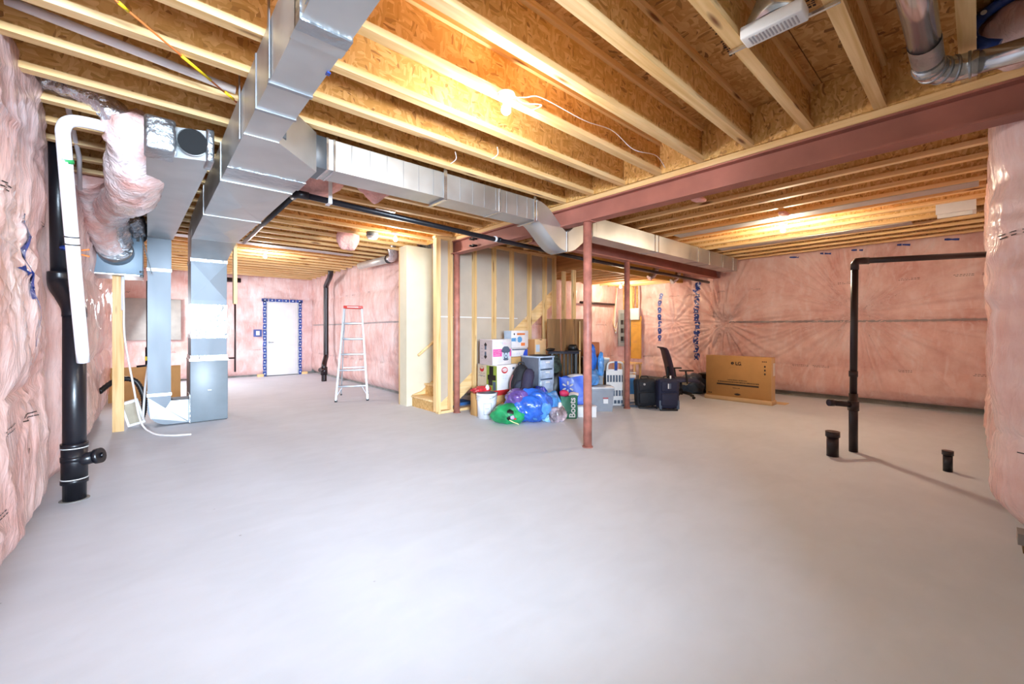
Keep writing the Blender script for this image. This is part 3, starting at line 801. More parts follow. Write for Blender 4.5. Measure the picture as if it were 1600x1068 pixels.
for z in (.92, 1.22, 1.64, 2.29): B((FX0 - .008, FY0 - .008, z - .03), (FX1 + .008, FY1 + .008, z + .02)).build('foil_joint', M['foil'], pl)
fu = thing('furnace', 'dark grey painted furnace cabinet at the foot of the tall plenum', 'furnace', (.66, 7.5, 0))
MB().bbox((FX0 - .01, FY0 - .02, 0.012), (FX1 + .01, FY1 + .1, .86), .006).build('cabinet', M['furn'], fu)
B((FX0 - .0, FY0, 0), (FX1, FY1, .02)).build('base', M['black'], fu)
B((FX0 - .02, FY0 - .022, .86), (FX1 + .018, FY1, .89)).build('flange', M['metal'], fu)
B((.66, FY0 - .024, .44), (.70, FY0 - .019, .45)).build('badge', M['metal_dk'], fu)

# return drop
rd = thing('return_duct', 'narrow galvanised return duct dropping to a curved boot beside the furnace', 'duct', (.14, 7.5, 0))
RX0, RX1, RY0, RY1 = .015, .255, 7.28, 7.62
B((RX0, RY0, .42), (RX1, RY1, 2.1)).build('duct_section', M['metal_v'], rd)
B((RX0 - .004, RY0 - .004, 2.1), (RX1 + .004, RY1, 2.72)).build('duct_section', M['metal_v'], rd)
for z in (.43, 2.1): B((RX0 - .008, RY0 - .008, z - .02), (RX1 + .008, RY1 + .006, z + .02)).build('drive_cleat', M['metal'], rd)
P = [(RX0, .41), (RX0, .25)]
for k_ in range(1, 9):
    a = PI + k_ * PI / 16; P.append((RX0 + .22 + .22 * math.cos(a), .24 + .22 * math.sin(a)))
P += [(.45, .02), (.45, .34), (RX1, .34), (RX1, .41)]
MB().prism(P, 1, RY0, RY1).build('boot', M['metal_v'], rd)
mb = MB(); y_ = RY0 - .001
mb.add([(RX0 + .005, y_, .40), (RX0 + .03, y_, .12), (.43, y_, .03), (.20, y_ - .018, .24)], [(0, 1, 3), (1, 2, 3), (0, 3, 2)])
mb.add([(.44, y_, .33), (.44, y_, .04), (.20, y_ - .018, .24), (RX1, y_, .335)], [(0, 2, 1), (0, 3, 2)])
mb.build('cross_break', M['metal'], rd, fix=False)
B((.452, RY0 - .01, .01), (.468, RY1 + .01, .40)).build('collar', M['foil'], rd)

# foil wrapped horizontal duct with an open round end
fd = thing('return_plenum_duct', 'foil taped duct with an open black round hole, overhead in front of the return drop', 'duct', (.17, 4, 2.45))
mb = MB(); mb.add([(.0, 3.55, 2.43), (.33, 3.42, 2.43), (.275, 7.27, 2.52), (.015, 7.27, 2.52), (.0, 3.55, 2.63), (.33, 3.42, 2.63), (.275, 7.27, 2.73), (.015, 7.27, 2.73)],
                  [(0, 3, 2, 1), (0, 1, 5, 4), (4, 5, 6, 7), (1, 2, 6, 5), (0, 4, 7, 3), (2, 3, 7, 6)])
mb.build('duct_body', M['metal'], fd)
mb = MB(); mb.bbox((-.01, 3.40, 2.425), (.145, 3.62, 2.64), .02, seg=3); mb.build('foil_cap', M['foil'], fd)
MB().bbox((.30, 3.40, 2.42), (.345, 3.60, 2.64), .012).build('foil_joint', M['foil'], fd)
MB().tube([(.235, 3.475, 2.535), (.228, 3.40, 2.525)], .082, 24, cap=False).build('round_collar', M['pipe'], fd)
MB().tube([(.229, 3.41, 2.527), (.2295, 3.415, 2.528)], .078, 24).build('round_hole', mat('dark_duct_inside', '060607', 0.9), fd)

# branch duct along X with a dip under the beam
bd = thing('branch_duct', 'long rectangular branch duct dipping in an S under the steel beam toward the right wall', 'duct', (3, 3.4, 2.6))
DY0, DY1 = 3.24, 3.50
# curved take-off
P = [(.93, DY1)]
for k_ in range(9):
    a = PI / 2 + k_ * PI / 16
    P.append((.93 + .36 * 1 + .36 * math.cos(a + 0), DY0 + .0 - .36 + .36 * math.sin(a)) if False else (.93 - .30 + .30 * math.cos(PI / 2 - k_ * PI / 16) + .0, 0))
P = [(.62, 2.88), (.62, 3.5), (1.02, 3.5), (1.02, DY0), (.95, DY0 - .005), (.86, DY0 - .03), (.78, DY0 - .08), (.72, DY0 - .15), (.68, DY0 - .25), (.66, 2.88)]
MB().prism(P, 2, 2.50, 2.737, smooth=True).build('take_off_elbow', M['metal_v'], bd)
for i, (a, b_) in enumerate([(1.02, 2.05), (2.05, 2.70), (2.70, 3.25)]):
    B((a, DY0, 2.505), (b_ - .003, DY1, 2.735)).build('duct_section', M['metal'], bd)
for x in (1.02, 1.07, 2.05, 2.70, 3.24): B((x - .008, DY0 - .006, 2.499), (x + .008, DY1 + .004, 2.739)).build('drive_cleat', M['pipe'], bd)
for i in range(14):
    x = 1.2 + i * .145
    if min(abs(x - q) for q in (2.05, 2.70)) > .03: B((x, DY0 - .003, 2.51), (x + .004, DY0, 2.73)).build('stiffening_rib', M['metal_dk'], bd)
def sbend(x0, z0, x1, z1, h, n=14, over=None):
    """band of constant height whose centre line eases from (x0,z0) to (x1,z1)"""
    top = []; bot = []
    for i in range(n + 1):
        t = i / n; x = x0 + (x1 - x0) * t; e = t * t * (3 - 2 * t); z = z0 + (z1 - z0) * e
        sl = (z1 - z0) * 6 * t * (1 - t) / (x1 - x0); l = math.hypot(1, sl)
        top.append((x - (-sl) / l * 0 - sl / l * h / 2, z + h / 2 / l)); bot.append((x + sl / l * h / 2, z - h / 2 / l))
    return top, bot
def band(mb, top, bot, y0, y1):
    n = len(top); vs = [(p[0], y0, p[1]) for p in top] + [(p[0], y0, p[1]) for p in bot] + [(p[0], y1, p[1]) for p in top] + [(p[0], y1, p[1]) for p in bot]
    fs = []
    for i in range(n - 1): fs += [(i, i + 1, n + i + 1, n + i), (2 * n + i, 3 * n + i, 3 * n + i + 1, 2 * n + i + 1)]
    mb.add(vs, fs, 0, False)
    b0 = len(mb.v) - 4 * n
    for i in range(n - 1):
        for f in ((i, 2 * n + i, 2 * n + i + 1, i + 1), (n + i, n + i + 1, 3 * n + i + 1, 3 * n + i)):
            mb.f.append(tuple(b0 + q for q in f)); mb.mi.append(0); mb.sm.append(True)
    return mb
zc = 2.62; zl = 2.345; hh = .23
band(MB(), *sbend(3.25, zc, 3.74, zl, hh), DY0, DY1).build('s_bend', M['metal'], bd)
band(MB(), *sbend(3.74, zl, 4.22, zc - .01, hh), DY0, DY1).build('s_bend', M['metal'], bd)
MB().box((3.732, DY0 - .008, zl - hh / 2 - .006), (3.75, DY1 + .004, zl + hh / 2 + .006)).build('drive_cleat', M['pipe'], bd)
XS = [4.22, 4.32, 5.75, 7.2, 7.65, 8.75, 8.95]
for a, b_ in zip(XS[:-1], XS[1:]):
    B((a, DY0, 2.485), (b_ - .003, DY1, 2.735)).build('duct_section', M['metal'], bd)
for x in (4.22, 5.75, 5.85, 7.2, 7.65, 8.75): B((x - .01, DY0 - .007, 2.478), (x + .01, DY1 + .004, 2.739)).build('drive_cleat', M['pipe'], bd)
for x in (2.03, 3.18, 8.2):
    MB().box((x, DY0 - .012, 2.49), (x + .035, DY0 - .008, 2.85)).box((x, DY0 - .012, 2.485), (x + .035, DY1 + .01, 2.492)).build('hanger_strap', M['pipe'], bd)

# round pipes and exhaust boots at the upper right
def elbow(c, a0, a1, r, ax0, ax1, n=10):
    """points of an arc around c in the plane of ax0, ax1"""
    return [tuple(Vector(c) + Vector(ax0) * (r * math.cos(a0 + (a1 - a0) * i / n)) + Vector(ax1) * (r * math.sin(a0 + (a1 - a0) * i / n))) for i in range(n + 1)]
rp = thing('round_duct', 'shiny round metal duct with a ribbed elbow entering the foreground insulated wall', 'duct', (3, 0, 2.6))
MB().tube([(1.55, .17, 2.66), (2.95, .17, 2.645)], .058, 20).build('straight_pipe', M['pipe'], rp)
MB().tube([(2.93, .17, 2.645)] + elbow((2.98, .03, 2.64), PI / 2, 0, .14, (1, 0, 0), (0, 1, 0)) + [(3.12, .0, 2.638)], .062, 20).build('elbow', M['pipe'], rp)
MB().tube([(3.12, .01, 2.638), (3.13, -.2, 2.632), (3.14, -.42, 2.627)], .054, 20).build('straight_pipe', M['pipe'], rp)
for a in (0, .25, .5, .75, 1):
    an = PI / 2 * (1 - a); c = Vector((2.98 + .14 * math.cos(an), .03 + .14 * math.sin(an), 2.64)); t = Vector((-math.sin(an), math.cos(an), 0))
    MB().tube([tuple(c - t * .005), tuple(c + t * .005)], .0655, 20).build('elbow_rib', M['metal_dk'], rp)
MB().tube([(2.72, .17, 2.647), (2.90, .17, 2.645)], .0605, 20, cap=False).build('foil_joint', M['foil'], rp)
fb = thing('exhaust_fan_housing', 'white louvred ventilation box hung between the foreground joists under a round metal boot', 'vent', (2.22, .64, 2.72))
FA = .05
mb = MB(); mb.bbox((2.17, .515, 2.715), (2.275, .775, 2.775), .008); mb.build('housing', M['white'], fb)
mb = MB()
for i in range(14): mb.box((2.19, .545 + i * .0148, 2.7125), (2.252, .545 + i * .0148 + .006, 2.7155))
mb.build('louvre_slot', mat('slot_grey', '9a9496', 0.6), fb)
MB().box((2.262, .40, 2.728), (2.276, .86, 2.742)).build('mounting_bar', M['pipe'], fb)
mb = MB()
prof = [(0.12, 2.775), (0.115, 2.80), (0.07, 2.87), (0.065, 2.93)]
vs = []; fs = []
for r_, z_ in prof:
    for k_ in range(20):
        a = 2 * PI * k_ / 20; t = (z_ - 2.775) / .155
        ex = max(.05, r_ * (.42 + .58 * min(1, t * 2)))
        vs.append((2.22 + ex * math.cos(a), .645 + r_ * math.sin(a), z_))
for i in range(3):
    for k_ in range(20): fs.append((i * 20 + k_, i * 20 + (k_ + 1) % 20, (i + 1) * 20 + (k_ + 1) % 20, (i + 1) * 20 + k_))
mb.add(vs, fs, 0, True).build('metal_boot', M['pipe'], fb, fix=False)
MB().tube([(2.22, .645, 2.90), (2.18, .645, 2.96), (2.08, .645, 2.975), (1.2, .645, 2.98)], .06, 18).build('round_pipe', M['pipe'], fb)

# ---------------------------------------------------------------- left utility corner
hv = thing('ventilation_unit', 'blue grey box of the air exchanger hung on black straps below the joists', 'ventilator', (-.27, 7.4, 2.0))
MB().bbox((-.52, 7.08, 2.0), (-.03, 7.75, 2.58), .008).build('cabinet', M['hrv'], hv)
B((-.52, 7.10, 1.985), (-.03, 7.75, 1.999)).build('underside', M['metal_dk'], hv)
for y_ in (7.10, 7.70): B((-.026, y_, 2.0), (-.022, y_ + .03, 3.0)).build('hanging_strap', M['black'], hv)
B((-.09, 7.06, 2.42), (-.06, 7.075, 3.0)).build('hanging_strap', M['black'], hv)
MB().bbox((-.06, 7.065, 2.02), (-.02, 7.09, 2.05), .004).bbox((-.06, 7.065, 1.97), (-.02, 7.09, 2.0), .004).build('latch', M['black'], hv)
MB().box((.0, 7.04, 2.02), (.012, 7.05, 2.5), rot=Euler((0, R(-12), 0)).to_matrix()).build('hanging_strap', M['black'], hv)

def clear_sleeve(name):
    m, nt, b = newmat(name); L = nt.links.new
    tc = nt.nodes.new('ShaderNodeTexCoord')
    n = nt.nodes.new('ShaderNodeTexNoise'); n.inputs['Scale'].default_value = 4.5; n.inputs['Detail'].default_value = 6
    L(tc.outputs['Object'], n.inputs['Vector'])
    r_ = nt.nodes.new('ShaderNodeValToRGB'); r_.color_ramp.elements[0].position = .38; r_.color_ramp.elements[0].color = lin('dba99f')
    r_.color_ramp.elements[1].position = .6; r_.color_ramp.elements[1].color = lin('e9dcdb')
    L(n.outputs['Fac'], r_.inputs[0]); L(r_.outputs[0], b.inputs['Base Color'])
    b.inputs['Roughness'].default_value = .35; b.inputs['Coat Weight'].default_value = 1.0; b.inputs['Coat Roughness'].default_value = .08
    n2 = nt.nodes.new('ShaderNodeTexNoise'); n2.inputs['Scale'].default_value = 13; n2.inputs['Detail'].default_value = 3; n2.inputs['Distortion'].default_value = 2
    L(tc.outputs['Object'], n2.inputs['Vector'])
    bp = nt.nodes.new('ShaderNodeBump'); bp.inputs['Strength'].default_value = .7; bp.inputs['Distance'].default_value = .02
    L(n2.outputs['Fac'], bp.inputs['Height']); L(bp.outputs[0], b.inputs['Normal']); L(bp.outputs[0], b.inputs['Coat Normal'])
    return m
M['sleeve'] = clear_sleeve('clear_sleeve_over_wool')
M['foilflex'] = mat('crumpled_foil_jacket', 'd3d2d6', 0.22, metal=0.85, var=0.1, bump=1.0, bscale=22, stretch=(1, 1, 1))
def smooth_path(P, n=8):
    P = [Vector(p) for p in P]; out = []
    for i in range(len(P) - 1):
        p0 = P[max(i - 1, 0)]; p1 = P[i]; p2 = P[i + 1]; p3 = P[min(i + 2, len(P) - 1)]
        for k_ in range(n):
            t = k_ / n
            out.append(0.5 * ((2 * p1) + (-p0 + p2) * t + (2 * p0 - 5 * p1 + 4 * p2 - p3) * t * t + (-p0 + 3 * p1 - 3 * p2 + p3) * t ** 3))
    out.append(P[-1]); return out
def crumpled(P, r, n=28, amp=.012, seed=1, rings=10, mi=0, freq=9):
    Q = smooth_path(P, rings); mb = MB(); rr = r if callable(r) else (lambda t: r)
    mb.tube([tuple(q) for q in Q], [rr(i / (len(Q) - 1)) for i in range(len(Q))], n)
    m = len(Q)
    for i in range(m):
        for k_ in range(n):
            v = Vector(mb.v[i * n + k_]); c = Q[i]; d = (v - c)
            a = float(vn(i * .55 + seed, k_ * .7 + (k_ == n), seed)) - .5; b_ = float(ridge(i * .9, k_ * .25, seed + 3)) - .5
            mb.v[i * n + k_] = tuple(c + d * (1 + (a * 1.2 + b_ * .8) * amp / max(d.length, .01)))
    mb.mi = [mi] * len(mb.f); return mb
fx = thing('flexible_duct', 'fat pink sleeved flexible duct looping from the left wall to the hung box', 'duct', (-.2, 4.5, 2.8))
crumpled([(-.62, 3.97, 2.9), (-.42, 3.95, 2.88), (-.25, 3.93, 2.85), (-.12, 3.95, 2.74)], .085, seed=2, amp=.02).build('foil_jacket', M['foilflex'], fx)
crumpled([(-.14, 3.92, 2.80), (-.06, 4.02, 2.66), (-.06, 4.35, 2.50), (-.10, 4.80, 2.44), (-.2, 5.4, 2.50), (-.28, 6.2, 2.55), (-.3, 7.2, 2.62)], lambda t: .095 + .04 * min(1, t * 7) + .035 * math.sin(PI * min(1, t * 1.6)), seed=4, amp=.022).build('clear_sleeve', M['sleeve'], fx)
fx2 = thing('flexible_duct', 'flexible duct with a taped foil collar plugged into the front of the blue grey box', 'duct', (-.3, 6.8, 2.4))
crumpled([(-.44, 5.6, 2.78), (-.42, 6.0, 2.68), (-.38, 6.5, 2.48), (-.31, 7.0, 2.30)], .14, seed=6, amp=.02).build('clear_sleeve', M['sleeve'], fx2)
crumpled([(-.30, 6.2, 2.62), (-.27, 6.5, 2.52), (-.24, 6.9, 2.36)], .11, seed=8, amp=.03).build('foil_jacket', M['foilflex'], fx2)
MB().tube([(-.285, 6.93, 2.30), (-.275, 7.08, 2.26)], [.165, .17], 26).build('collar_ring', M['foil'], fx2)
fx3 = thing('flexible_duct', 'short crumpled foil duct rising from the top of the blue grey box', 'duct', (-.12, 7.2, 2.6))
crumpled([(-.16, 6.6, 2.66), (-.13, 6.9, 2.62), (-.12, 7.25, 2.57), (-.12, 7.4, 2.54)], .12, seed=11, amp=.045).build('foil_jacket', M['foilflex'], fx3)

wp = thing('radon_pipe', 'white plastic pipe with an elbow, leaning in front of the black drain stack', 'pipe', (-.38, 4.3, 1))
MB().tube(smooth_path([(-.35, 4.43, 1.06), (-.385, 4.20, 1.9), (-.405, 4.02, 2.50), (-.405, 3.98, 2.62), (-.37, 3.97, 2.675), (-.30, 3.97, 2.69), (-.20, 3.97, 2.69), (-.14, 3.98, 2.69)], 6), .037, 16).build('pipe', M['pvc'], wp)
MB().tube([(-.401, 4.04, 2.44), (-.400, 4.05, 2.415)], .0395, 16).build('green_tape', mat('green_tape', '2f9a52', 0.5), wp)
for z_, y_, x_ in ((1.95, 4.187, -.387), (1.90, 4.20, -.384)): MB().tube([(x_, y_, z_), (x_, y_ + .002, z_ - .008)], .0395, 16).build('tie_wire', M['black'], wp)
MB().cyl((-.34, 4.20, 1.86), (-.30, 4.19, 1.87), .006, n=8).cyl((-.34, 4.20, 1.83), (-.30, 4.19, 1.82), .006, n=8).build('wire_nut', M['orange'], wp)
tp = tag(MB().tube([(-.46, 3.40, 3.03), (-.46, 3.74, 2.96), (-.41, 4.24, 2.86), (-.41, 4.9, 2.72), (-.44, 5.3, 2.55)], .016, 10).build('thin_white_pipe', M['pvc']), 'thin pale pipe slanting down from the upper left corner by the left wall', 'pipe')

bs = thing('drain_stack', 'thick black drain pipe with a cleanout standing on the floor by the left wall', 'pipe', (-.41, 4.6, 0))
MB().tube([(-.41, 4.60, 0), (-.41, 4.60, 1.44)], .066, 24).build('lower_pipe', M['abs'], bs)
MB().tube(smooth_path([(-.41, 4.60, 1.40), (-.415, 4.62, 1.47), (-.46, 4.74, 1.56), (-.515, 4.88, 1.66), (-.52, 4.9, 1.76)], 5), .070, 20).build('offset_bend', M['abs'], bs)
MB().tube([(-.52, 4.9, 1.72), (-.53, 4.86, 3.03)], .052, 20).build('upper_pipe', M['abs'], bs)
for z_ in (.13, .30, .40): MB().tube([(-.41, 4.60, z_ + .0), (-.41, 4.60, z_ + .035)], .078, 24).build('coupling', M['abs'], bs)
MB().tube([(-.41, 4.60, .165), (-.41, 4.60, .41)], .074, 24).build('cleanout_tee', M['abs'], bs)
MB().tube([(-.41, 4.60, .29), (-.29, 4.54, .32)], [.05, .045], 18).tube([(-.29, 4.54, .32), (-.26, 4.525, .327)], .058, 18).tube([(-.26, 4.525, .327), (-.245, 4.517, .33)], .02, 4).build('cleanout_plug', M['abs'], bs)
MB().tube([(-.41, 4.60, .0), (-.41, 4.60, .004)], .085, 24).build('patched_ring', M['concrete'], bs)
for z_ in (.163, .398): MB().tube([(-.41, 4.60, z_), (-.41, 4.60, z_ + .006)], .0785, 24).build('white_mark_ring', M['white'], bs)
MB().tube(smooth_path([(-.50, 4.83, 1.95), (-.44, 4.78, 1.95)], 2), .022, 6).build('blue_clip', M['tape'], bs)

po = tag(B((-.32, 7.28, 0), (-.21, 7.32, 2.0)).build('wood_post', M['lumZ']), 'upright wood stud under the blue grey hung box', 'post')
gp = thing('distribution_panel', 'grey plastic board with coupling marks on the far wall behind the return duct', 'panel', (-.1, 12.5, 1))
MB().bbox((-.38, 13.2, 1.05), (.66, 13.3, 2.05), .01).build('board', mat('grey_board', 'a8a49e', 0.6), gp)
gg = thing('gas_line', 'thin black gas pipe with a yellow valve in front of the grey board', 'pipe', (.0, 8.2, 1))
MB().tube([(.02, 7.9, 2.0), (.02, 7.9, 1.05)], .018, 10).build('pipe', M['abs'], gg)
MB().tube([(.02, 7.9, 1.05), (.02, 7.9, .8)], .03, 10).build('fitting', M['abs'], gg)
MB().bbox((-.01, 7.86, .86), (.05, 7.94, .92), .006).build('valve', M['yellow'], gg)
MB().tube([(-.10, 7.9, .78), (.12, 7.9, .80)], .015, 8).build('cross_pipe', M['abs'], gg)
MB().cyl((.06, 7.88, 1.0), (.13, 7.88, 1.02), .012, n=8).build('lever', M['abs'], gg)
hz = thing('condensate_hose', 'clear condensate hose hanging from the blue grey box and trailing over the floor', 'hose', (-.17, 7.1, 0))
MB().tube(smooth_path([(-.22, 7.25, 1.98), (-.21, 7.2, 1.6), (-.20, 7.15, 1.2), (-.12, 7.1, .6), (-.05, 6.95, .16), (.06, 6.75, .03), (.22, 6.55, .012), (.42, 6.45, .012)], 8), .011, 8).build('hose_run', mat('translucent_hose', 'e3dedb', 0.3), hz)
MB().tube([(-.22, 7.25, 1.98), (-.22, 7.24, 1.55)], .018, 10).build('trap', M['pvc'], hz)
hz2 = thing('condensate_hose', 'second clear hose dropping from the yellow gas valve behind the duct', 'hose', (0, 7.8, 0))
MB().tube(smooth_path([(.03, 7.86, .84), (.0, 7.7, .6), (-.02, 7.5, .3), (-.03, 7.4, .1)], 6), .014, 8).build('hose_run', mat('translucent_hose_b', 'e3dedb', 0.3), hz2)
cp = thing('condensate_pump', 'small beige pump with a grey filter face leaning behind the wood stud', 'pump', (-.1, 7.6, 0))
rm = Euler((0, R(-14), 0)).to_matrix()
MB().box((-.22, 7.45, .03), (-.04, 7.55, .36), rot=rm).build('frame', M['white'], cp)
MB().box((-.195, 7.44, .06), (-.065, 7.452, .33), rot=rm, c=(-.13, 7.5, .195)).build('filter_face', mat('filter_grey', 'aaa08c', 0.8), cp)
ch = thing('corrugated_hose', 'black corrugated hose curling behind the wood stud', 'hose', (-.1, 7.7, 0))
Q = smooth_path([(-.45, 7.5, .5), (-.3, 7.7, .62), (-.12, 7.75, .60), (-.03, 7.72, .40), (-.02, 7.7, .2), (-.05, 7.7, .05)], 12)
MB().tube([tuple(q) for q in Q], [.03 + .006 * (i % 2) for i in range(len(Q))], 10).build('hose_run', M['black'], ch)
bx = thing('cardboard_sheet', 'flat brown cardboard sheets leaning against the wall behind the return duct', 'cardboard', (.1, 9.5, 0))
MB().box((-.5, 10.2, 0), (.5, 10.24, .62), rot=Euler((R(-6), 0, 0)).to_matrix()).build('sheet', M['card'], bx)
# hanging board, pipe and cable near the furnace
hb = tag(B((.905, 6.80, 1.66), (.945, 6.92, 2.95)).build('hanging_board', M['lumZ']), 'short board hanging from the joists behind the trunk duct', 'board')
fp = thing('wall_pipe', 'slim dark pipe with a side tee on the far wall between furnace and door', 'pipe', (1.78, 13.1, 0))
MB().tube([(1.78, 13.15, .18), (1.78, 13.15, 2.0)], .022, 10).tube([(1.45, 13.15, .55), (1.78, 13.15, .55)], .022, 10).build('pipe', M['abs_brown'], fp)
wg = tag(MB().tube([(1.0, 13.1, 2.62), (1.9, 13.1, 2.62)], .06, 12).build('wall_top_pipe', M['abs_brown']), 'dark capped pipe stub along the top of the far wall', 'pipe')

dp = thing('overhead_drain', 'long black drain pipe slung under the joists and passing below both steel beams', 'pipe', (1.04, 4.1, 2.5))
MB().tube([(1.08, 4.16, 2.55), (3.0, 4.13, 2.475), (5.0, 4.10, 2.41), (9.55, 4.06, 2.375)], .029, 14).build('main_run', M['abs'], dp)
MB().tube([(1.03, 4.22, 2.55), (1.03, 6.86, 2.53)], .027, 14).build('side_run', M['abs'], dp)
MB().tube([(1.03, 4.26, 2.55), (1.035, 4.19, 2.552), (1.06, 4.165, 2.552), (1.14, 4.16, 2.55)], .036, 14).build('elbow', M['abs'], dp)
for x, z_ in ((3.35, 2.468), (3.42, 2.465), (5.35, 2.41)): MB().tube([(x, 4.13 - (x - 3) * .012, z_), (x + .03, 4.13 - (x - 3) * .012, z_)], .036, 14).build('coupling', M['pvc'] if x == 3.35 else M['abs'], dp)
MB().box((1.30, 4.10, 2.51), (1.335, 4.105, 3.0)).box((1.30, 4.10, 2.505), (1.335, 4.20, 2.512)).build('pipe_strap', M['pvc'], dp)

mp = thing('wall_drain', 'dark brown drain pipe with offset ends on the insulated wall left of the ladder', 'pipe', (3.45, 11.2, 0))
MB().tube(smooth_path([(3.38, 11.0, .0), (3.38, 11.0, .22), (3.38, 11.0, .42), (3.50, 11.25, .60), (3.52, 11.3, .75), (3.52, 11.3, 2.28), (3.50, 11.2, 2.46), (3.40, 10.6, 2.62), (3.38, 10.5, 2.74)], 5), .062, 18).build('pipe', M['abs_brown'], mp)
MB().tube([(3.38, 11.0, .16), (3.38, 11.0, .36)], .08, 18).tube([(3.38, 11.0, .28), (3.26, 10.92, .30)], .055, 14).build('cleanout', M['abs_brown'], mp)

# vent pipes on top of the middle wall
vp = thing('exhaust_pipe', 'pale round exhaust pipe with dark clamps along the wall top above the ladder', 'pipe', (3.5, 7.9, 2.6))
MB().tube([(3.52, 9.0, 2.70), (3.50, 7.5, 2.66)], .075, 18).build('pipe', mat('pale_foil_pipe', 'cfcac4', 0.4, metal=.4), vp)
MB().tube(smooth_path([(3.50, 7.5, 2.66), (3.46, 7.25, 2.68), (3.36, 7.1, 2.80), (3.34, 7.1, 2.98)], 5), .08, 18).build('elbow', M['foilflex'], vp)
MB().tube([(3.50, 7.55, 2.66), (3.50, 7.51, 2.66)], .083, 18).tube([(3.50, 7.47, 2.66), (3.495, 7.43, 2.66)], .083, 18).build('clamp', M['black'], vp)
sd = thing('smoke_detector', 'round smoke detector with a dark base on the joists left of the stair bulb', 'detector', (2.45, 6.0, 2.7))
MB().tube([(2.52, 5.98, 2.75), (2.52, 5.98, 2.69)], .085, 20).build('base', M['furn'], sd)
MB().tube([(2.52, 5.98, 2.69), (2.52, 5.98, 2.65)], [.08, .065], 20).build('cover', M['white'], sd)

# pipes in the right room
tpz = thing('vent_pipe', 'tall dark vent pipe with a side stub, turning across at head height', 'pipe', (5.66, .89, 0))
MB().tube([(5.66, .89, 0), (5.66, .89, .62)], .040, 18).build('lower_pipe', M['abs_brown'], tpz)
MB().tube([(5.66, .89, .62), (5.67, .88, 1.98)], .033, 18).build('upper_pipe', M['abs_brown'], tpz)
MB().tube([(5.67, .88, 1.94), (5.67, .88, 2.0), (5.685, .866, 2.03), (5.72, .82, 2.035), (5.76, .78, 2.035)], .037, 16).build('elbow', M['abs_brown'], tpz)
MB().tube([(5.72, .83, 2.035), (6.26, -.12, 2.045)], .030, 16).build('cross_pipe', M['abs_brown'], tpz)
MB().tube([(5.66, .89, .44), (5.66, .89, .54)], .050, 18).tube([(5.66, .89, .50), (5.50, 1.03, .52)], .030, 12).tube([(5.50, 1.03, .52), (5.46, 1.065, .523)], .036, 12).build('tee', M['abs_brown'], tpz)
MB().tube([(5.66, .89, .80), (5.66, .89, .86)], .040, 18).build('coupling', M['abs_brown'], tpz)
s1 = thing('pipe_stub', 'thicker capped dark pipe stub on the floor beside the tall vent pipe', 'pipe', (5.30, 1.0, 0))
MB().tube([(5.30, 1.0, 0), (5.30, 1.0, .20)], .052, 20).build('stub', M['abs_brown'], s1); MB().tube([(5.30, 1.0, .20), (5.30, 1.0, .255)], .062, 20).build('cap', M['abs_brown'], s1)
s2 = thing('pipe_stub', 'small capped black pipe stub on the floor near the foreground insulated corner', 'pipe', (5.52, .19, 0))
MB().tube([(5.52, .19, 0), (5.52, .19, .15)], .033, 20).build('stub', M['abs'], s2); MB().tube([(5.52, .19, .15), (5.52, .19, .19)], .040, 20).build('cap', M['abs'], s2)

# ---------------------------------------------------------------- bulbs, cables, small ceiling things
BL = ['bare lit bulb nearest the viewer, on the joist between trunk duct and steel beam',
      'bare lit bulb under the joists of the right hand room', 'bare lit bulb in the far wing in front of the far door',
      'bare lit bulb beside the top of the cream stair wall', 'bare lit bulb under the lowered ceiling by the electrical panel']
for (x, y, z, p_), lab in zip(BULBS, BL):
    zt = z + .09 if z > 2.5 else z + .12
    t = thing('ceiling_bulb', lab, 'lamp', (x, y, zt), group='bare bulbs under the joists')
    MB().tube([(x, y, zt), (x, y, zt - .012)], .055, 24).tube([(x, y, zt - .012), (x, y, zt - .022)], [.055, .035], 24).build('lampholder', M['white'], t)
    MB().tube([(x, y, zt - .02), (x, y, zt - .055)], .019, 14).build('socket', M['pvc'], t)
    prof = [(.012, -.05), (.016, -.062), (.026, -.078), (.031, -.095), (.027, -.112), (.014, -.124), (.002, -.127)]
    b_ = MB().tube([(x, y, zt + q[1]) for q in prof], [q[0] for q in prof], 18).build('glass_bulb', M['bulbg'], t)
    b_.visible_shadow = True
for o in bpy.data.objects:
    if o.type == 'LIGHT' and o.name.startswith('bulb_light'):
        o.location.z -= .03
cb = tag(MB().tube(smooth_path([(1.72, 1.93, 2.752), (1.80, 1.90, 2.77), (1.92, 1.875, 2.80), (2.35, 1.875, 2.80), (2.7, 1.88, 2.84), (3.0, 1.88, 2.78), (3.35, 1.88, 2.83), (3.55, 1.9, 2.78)], 8), .0032, 6).build('lighting_cable', M['pvc']), 'thin white cable running from the nearest bulb along its joist', 'cable')
cb2 = tag(MB().tube(smooth_path([(1.70, 1.90, 2.745), (1.80, 1.92, 2.742), (1.90, 1.86, 2.741), (1.88, 1.98, 2.742), (1.78, 1.97, 2.743)], 8), .003, 6).build('coiled_wire', M['pvc']), 'loose loop of white wire beside the nearest bulb', 'cable')
for i, (x, y) in enumerate([(2.1, 2.55), (1.9, 2.85)]):
    tag(MB().tube(smooth_path([(x, y, 2.76), (x + .03, y + .03, 2.72), (x + .01, y + .08, 2.69)], 5), .003, 6).build('wire_tail', M['pvc']), ['short white wire tail poking below the joist behind the nearest bulb', 'short white wire tail farther back above the branch duct'][i], 'wire')
wcp = tag(MB().tube([(-.5, 3.05, 2.86), (.42, 3.09, 2.80)], .024, 14).build('ceiling_vent_pipe', M['pvc']), 'white plastic pipe lying between the joists left of the trunk duct', 'pipe')
yr = thing('yellow_rope', 'orange and yellow cord strung diagonally below the joists left of the trunk duct', 'cord', (.1, 2.8, 2.7))
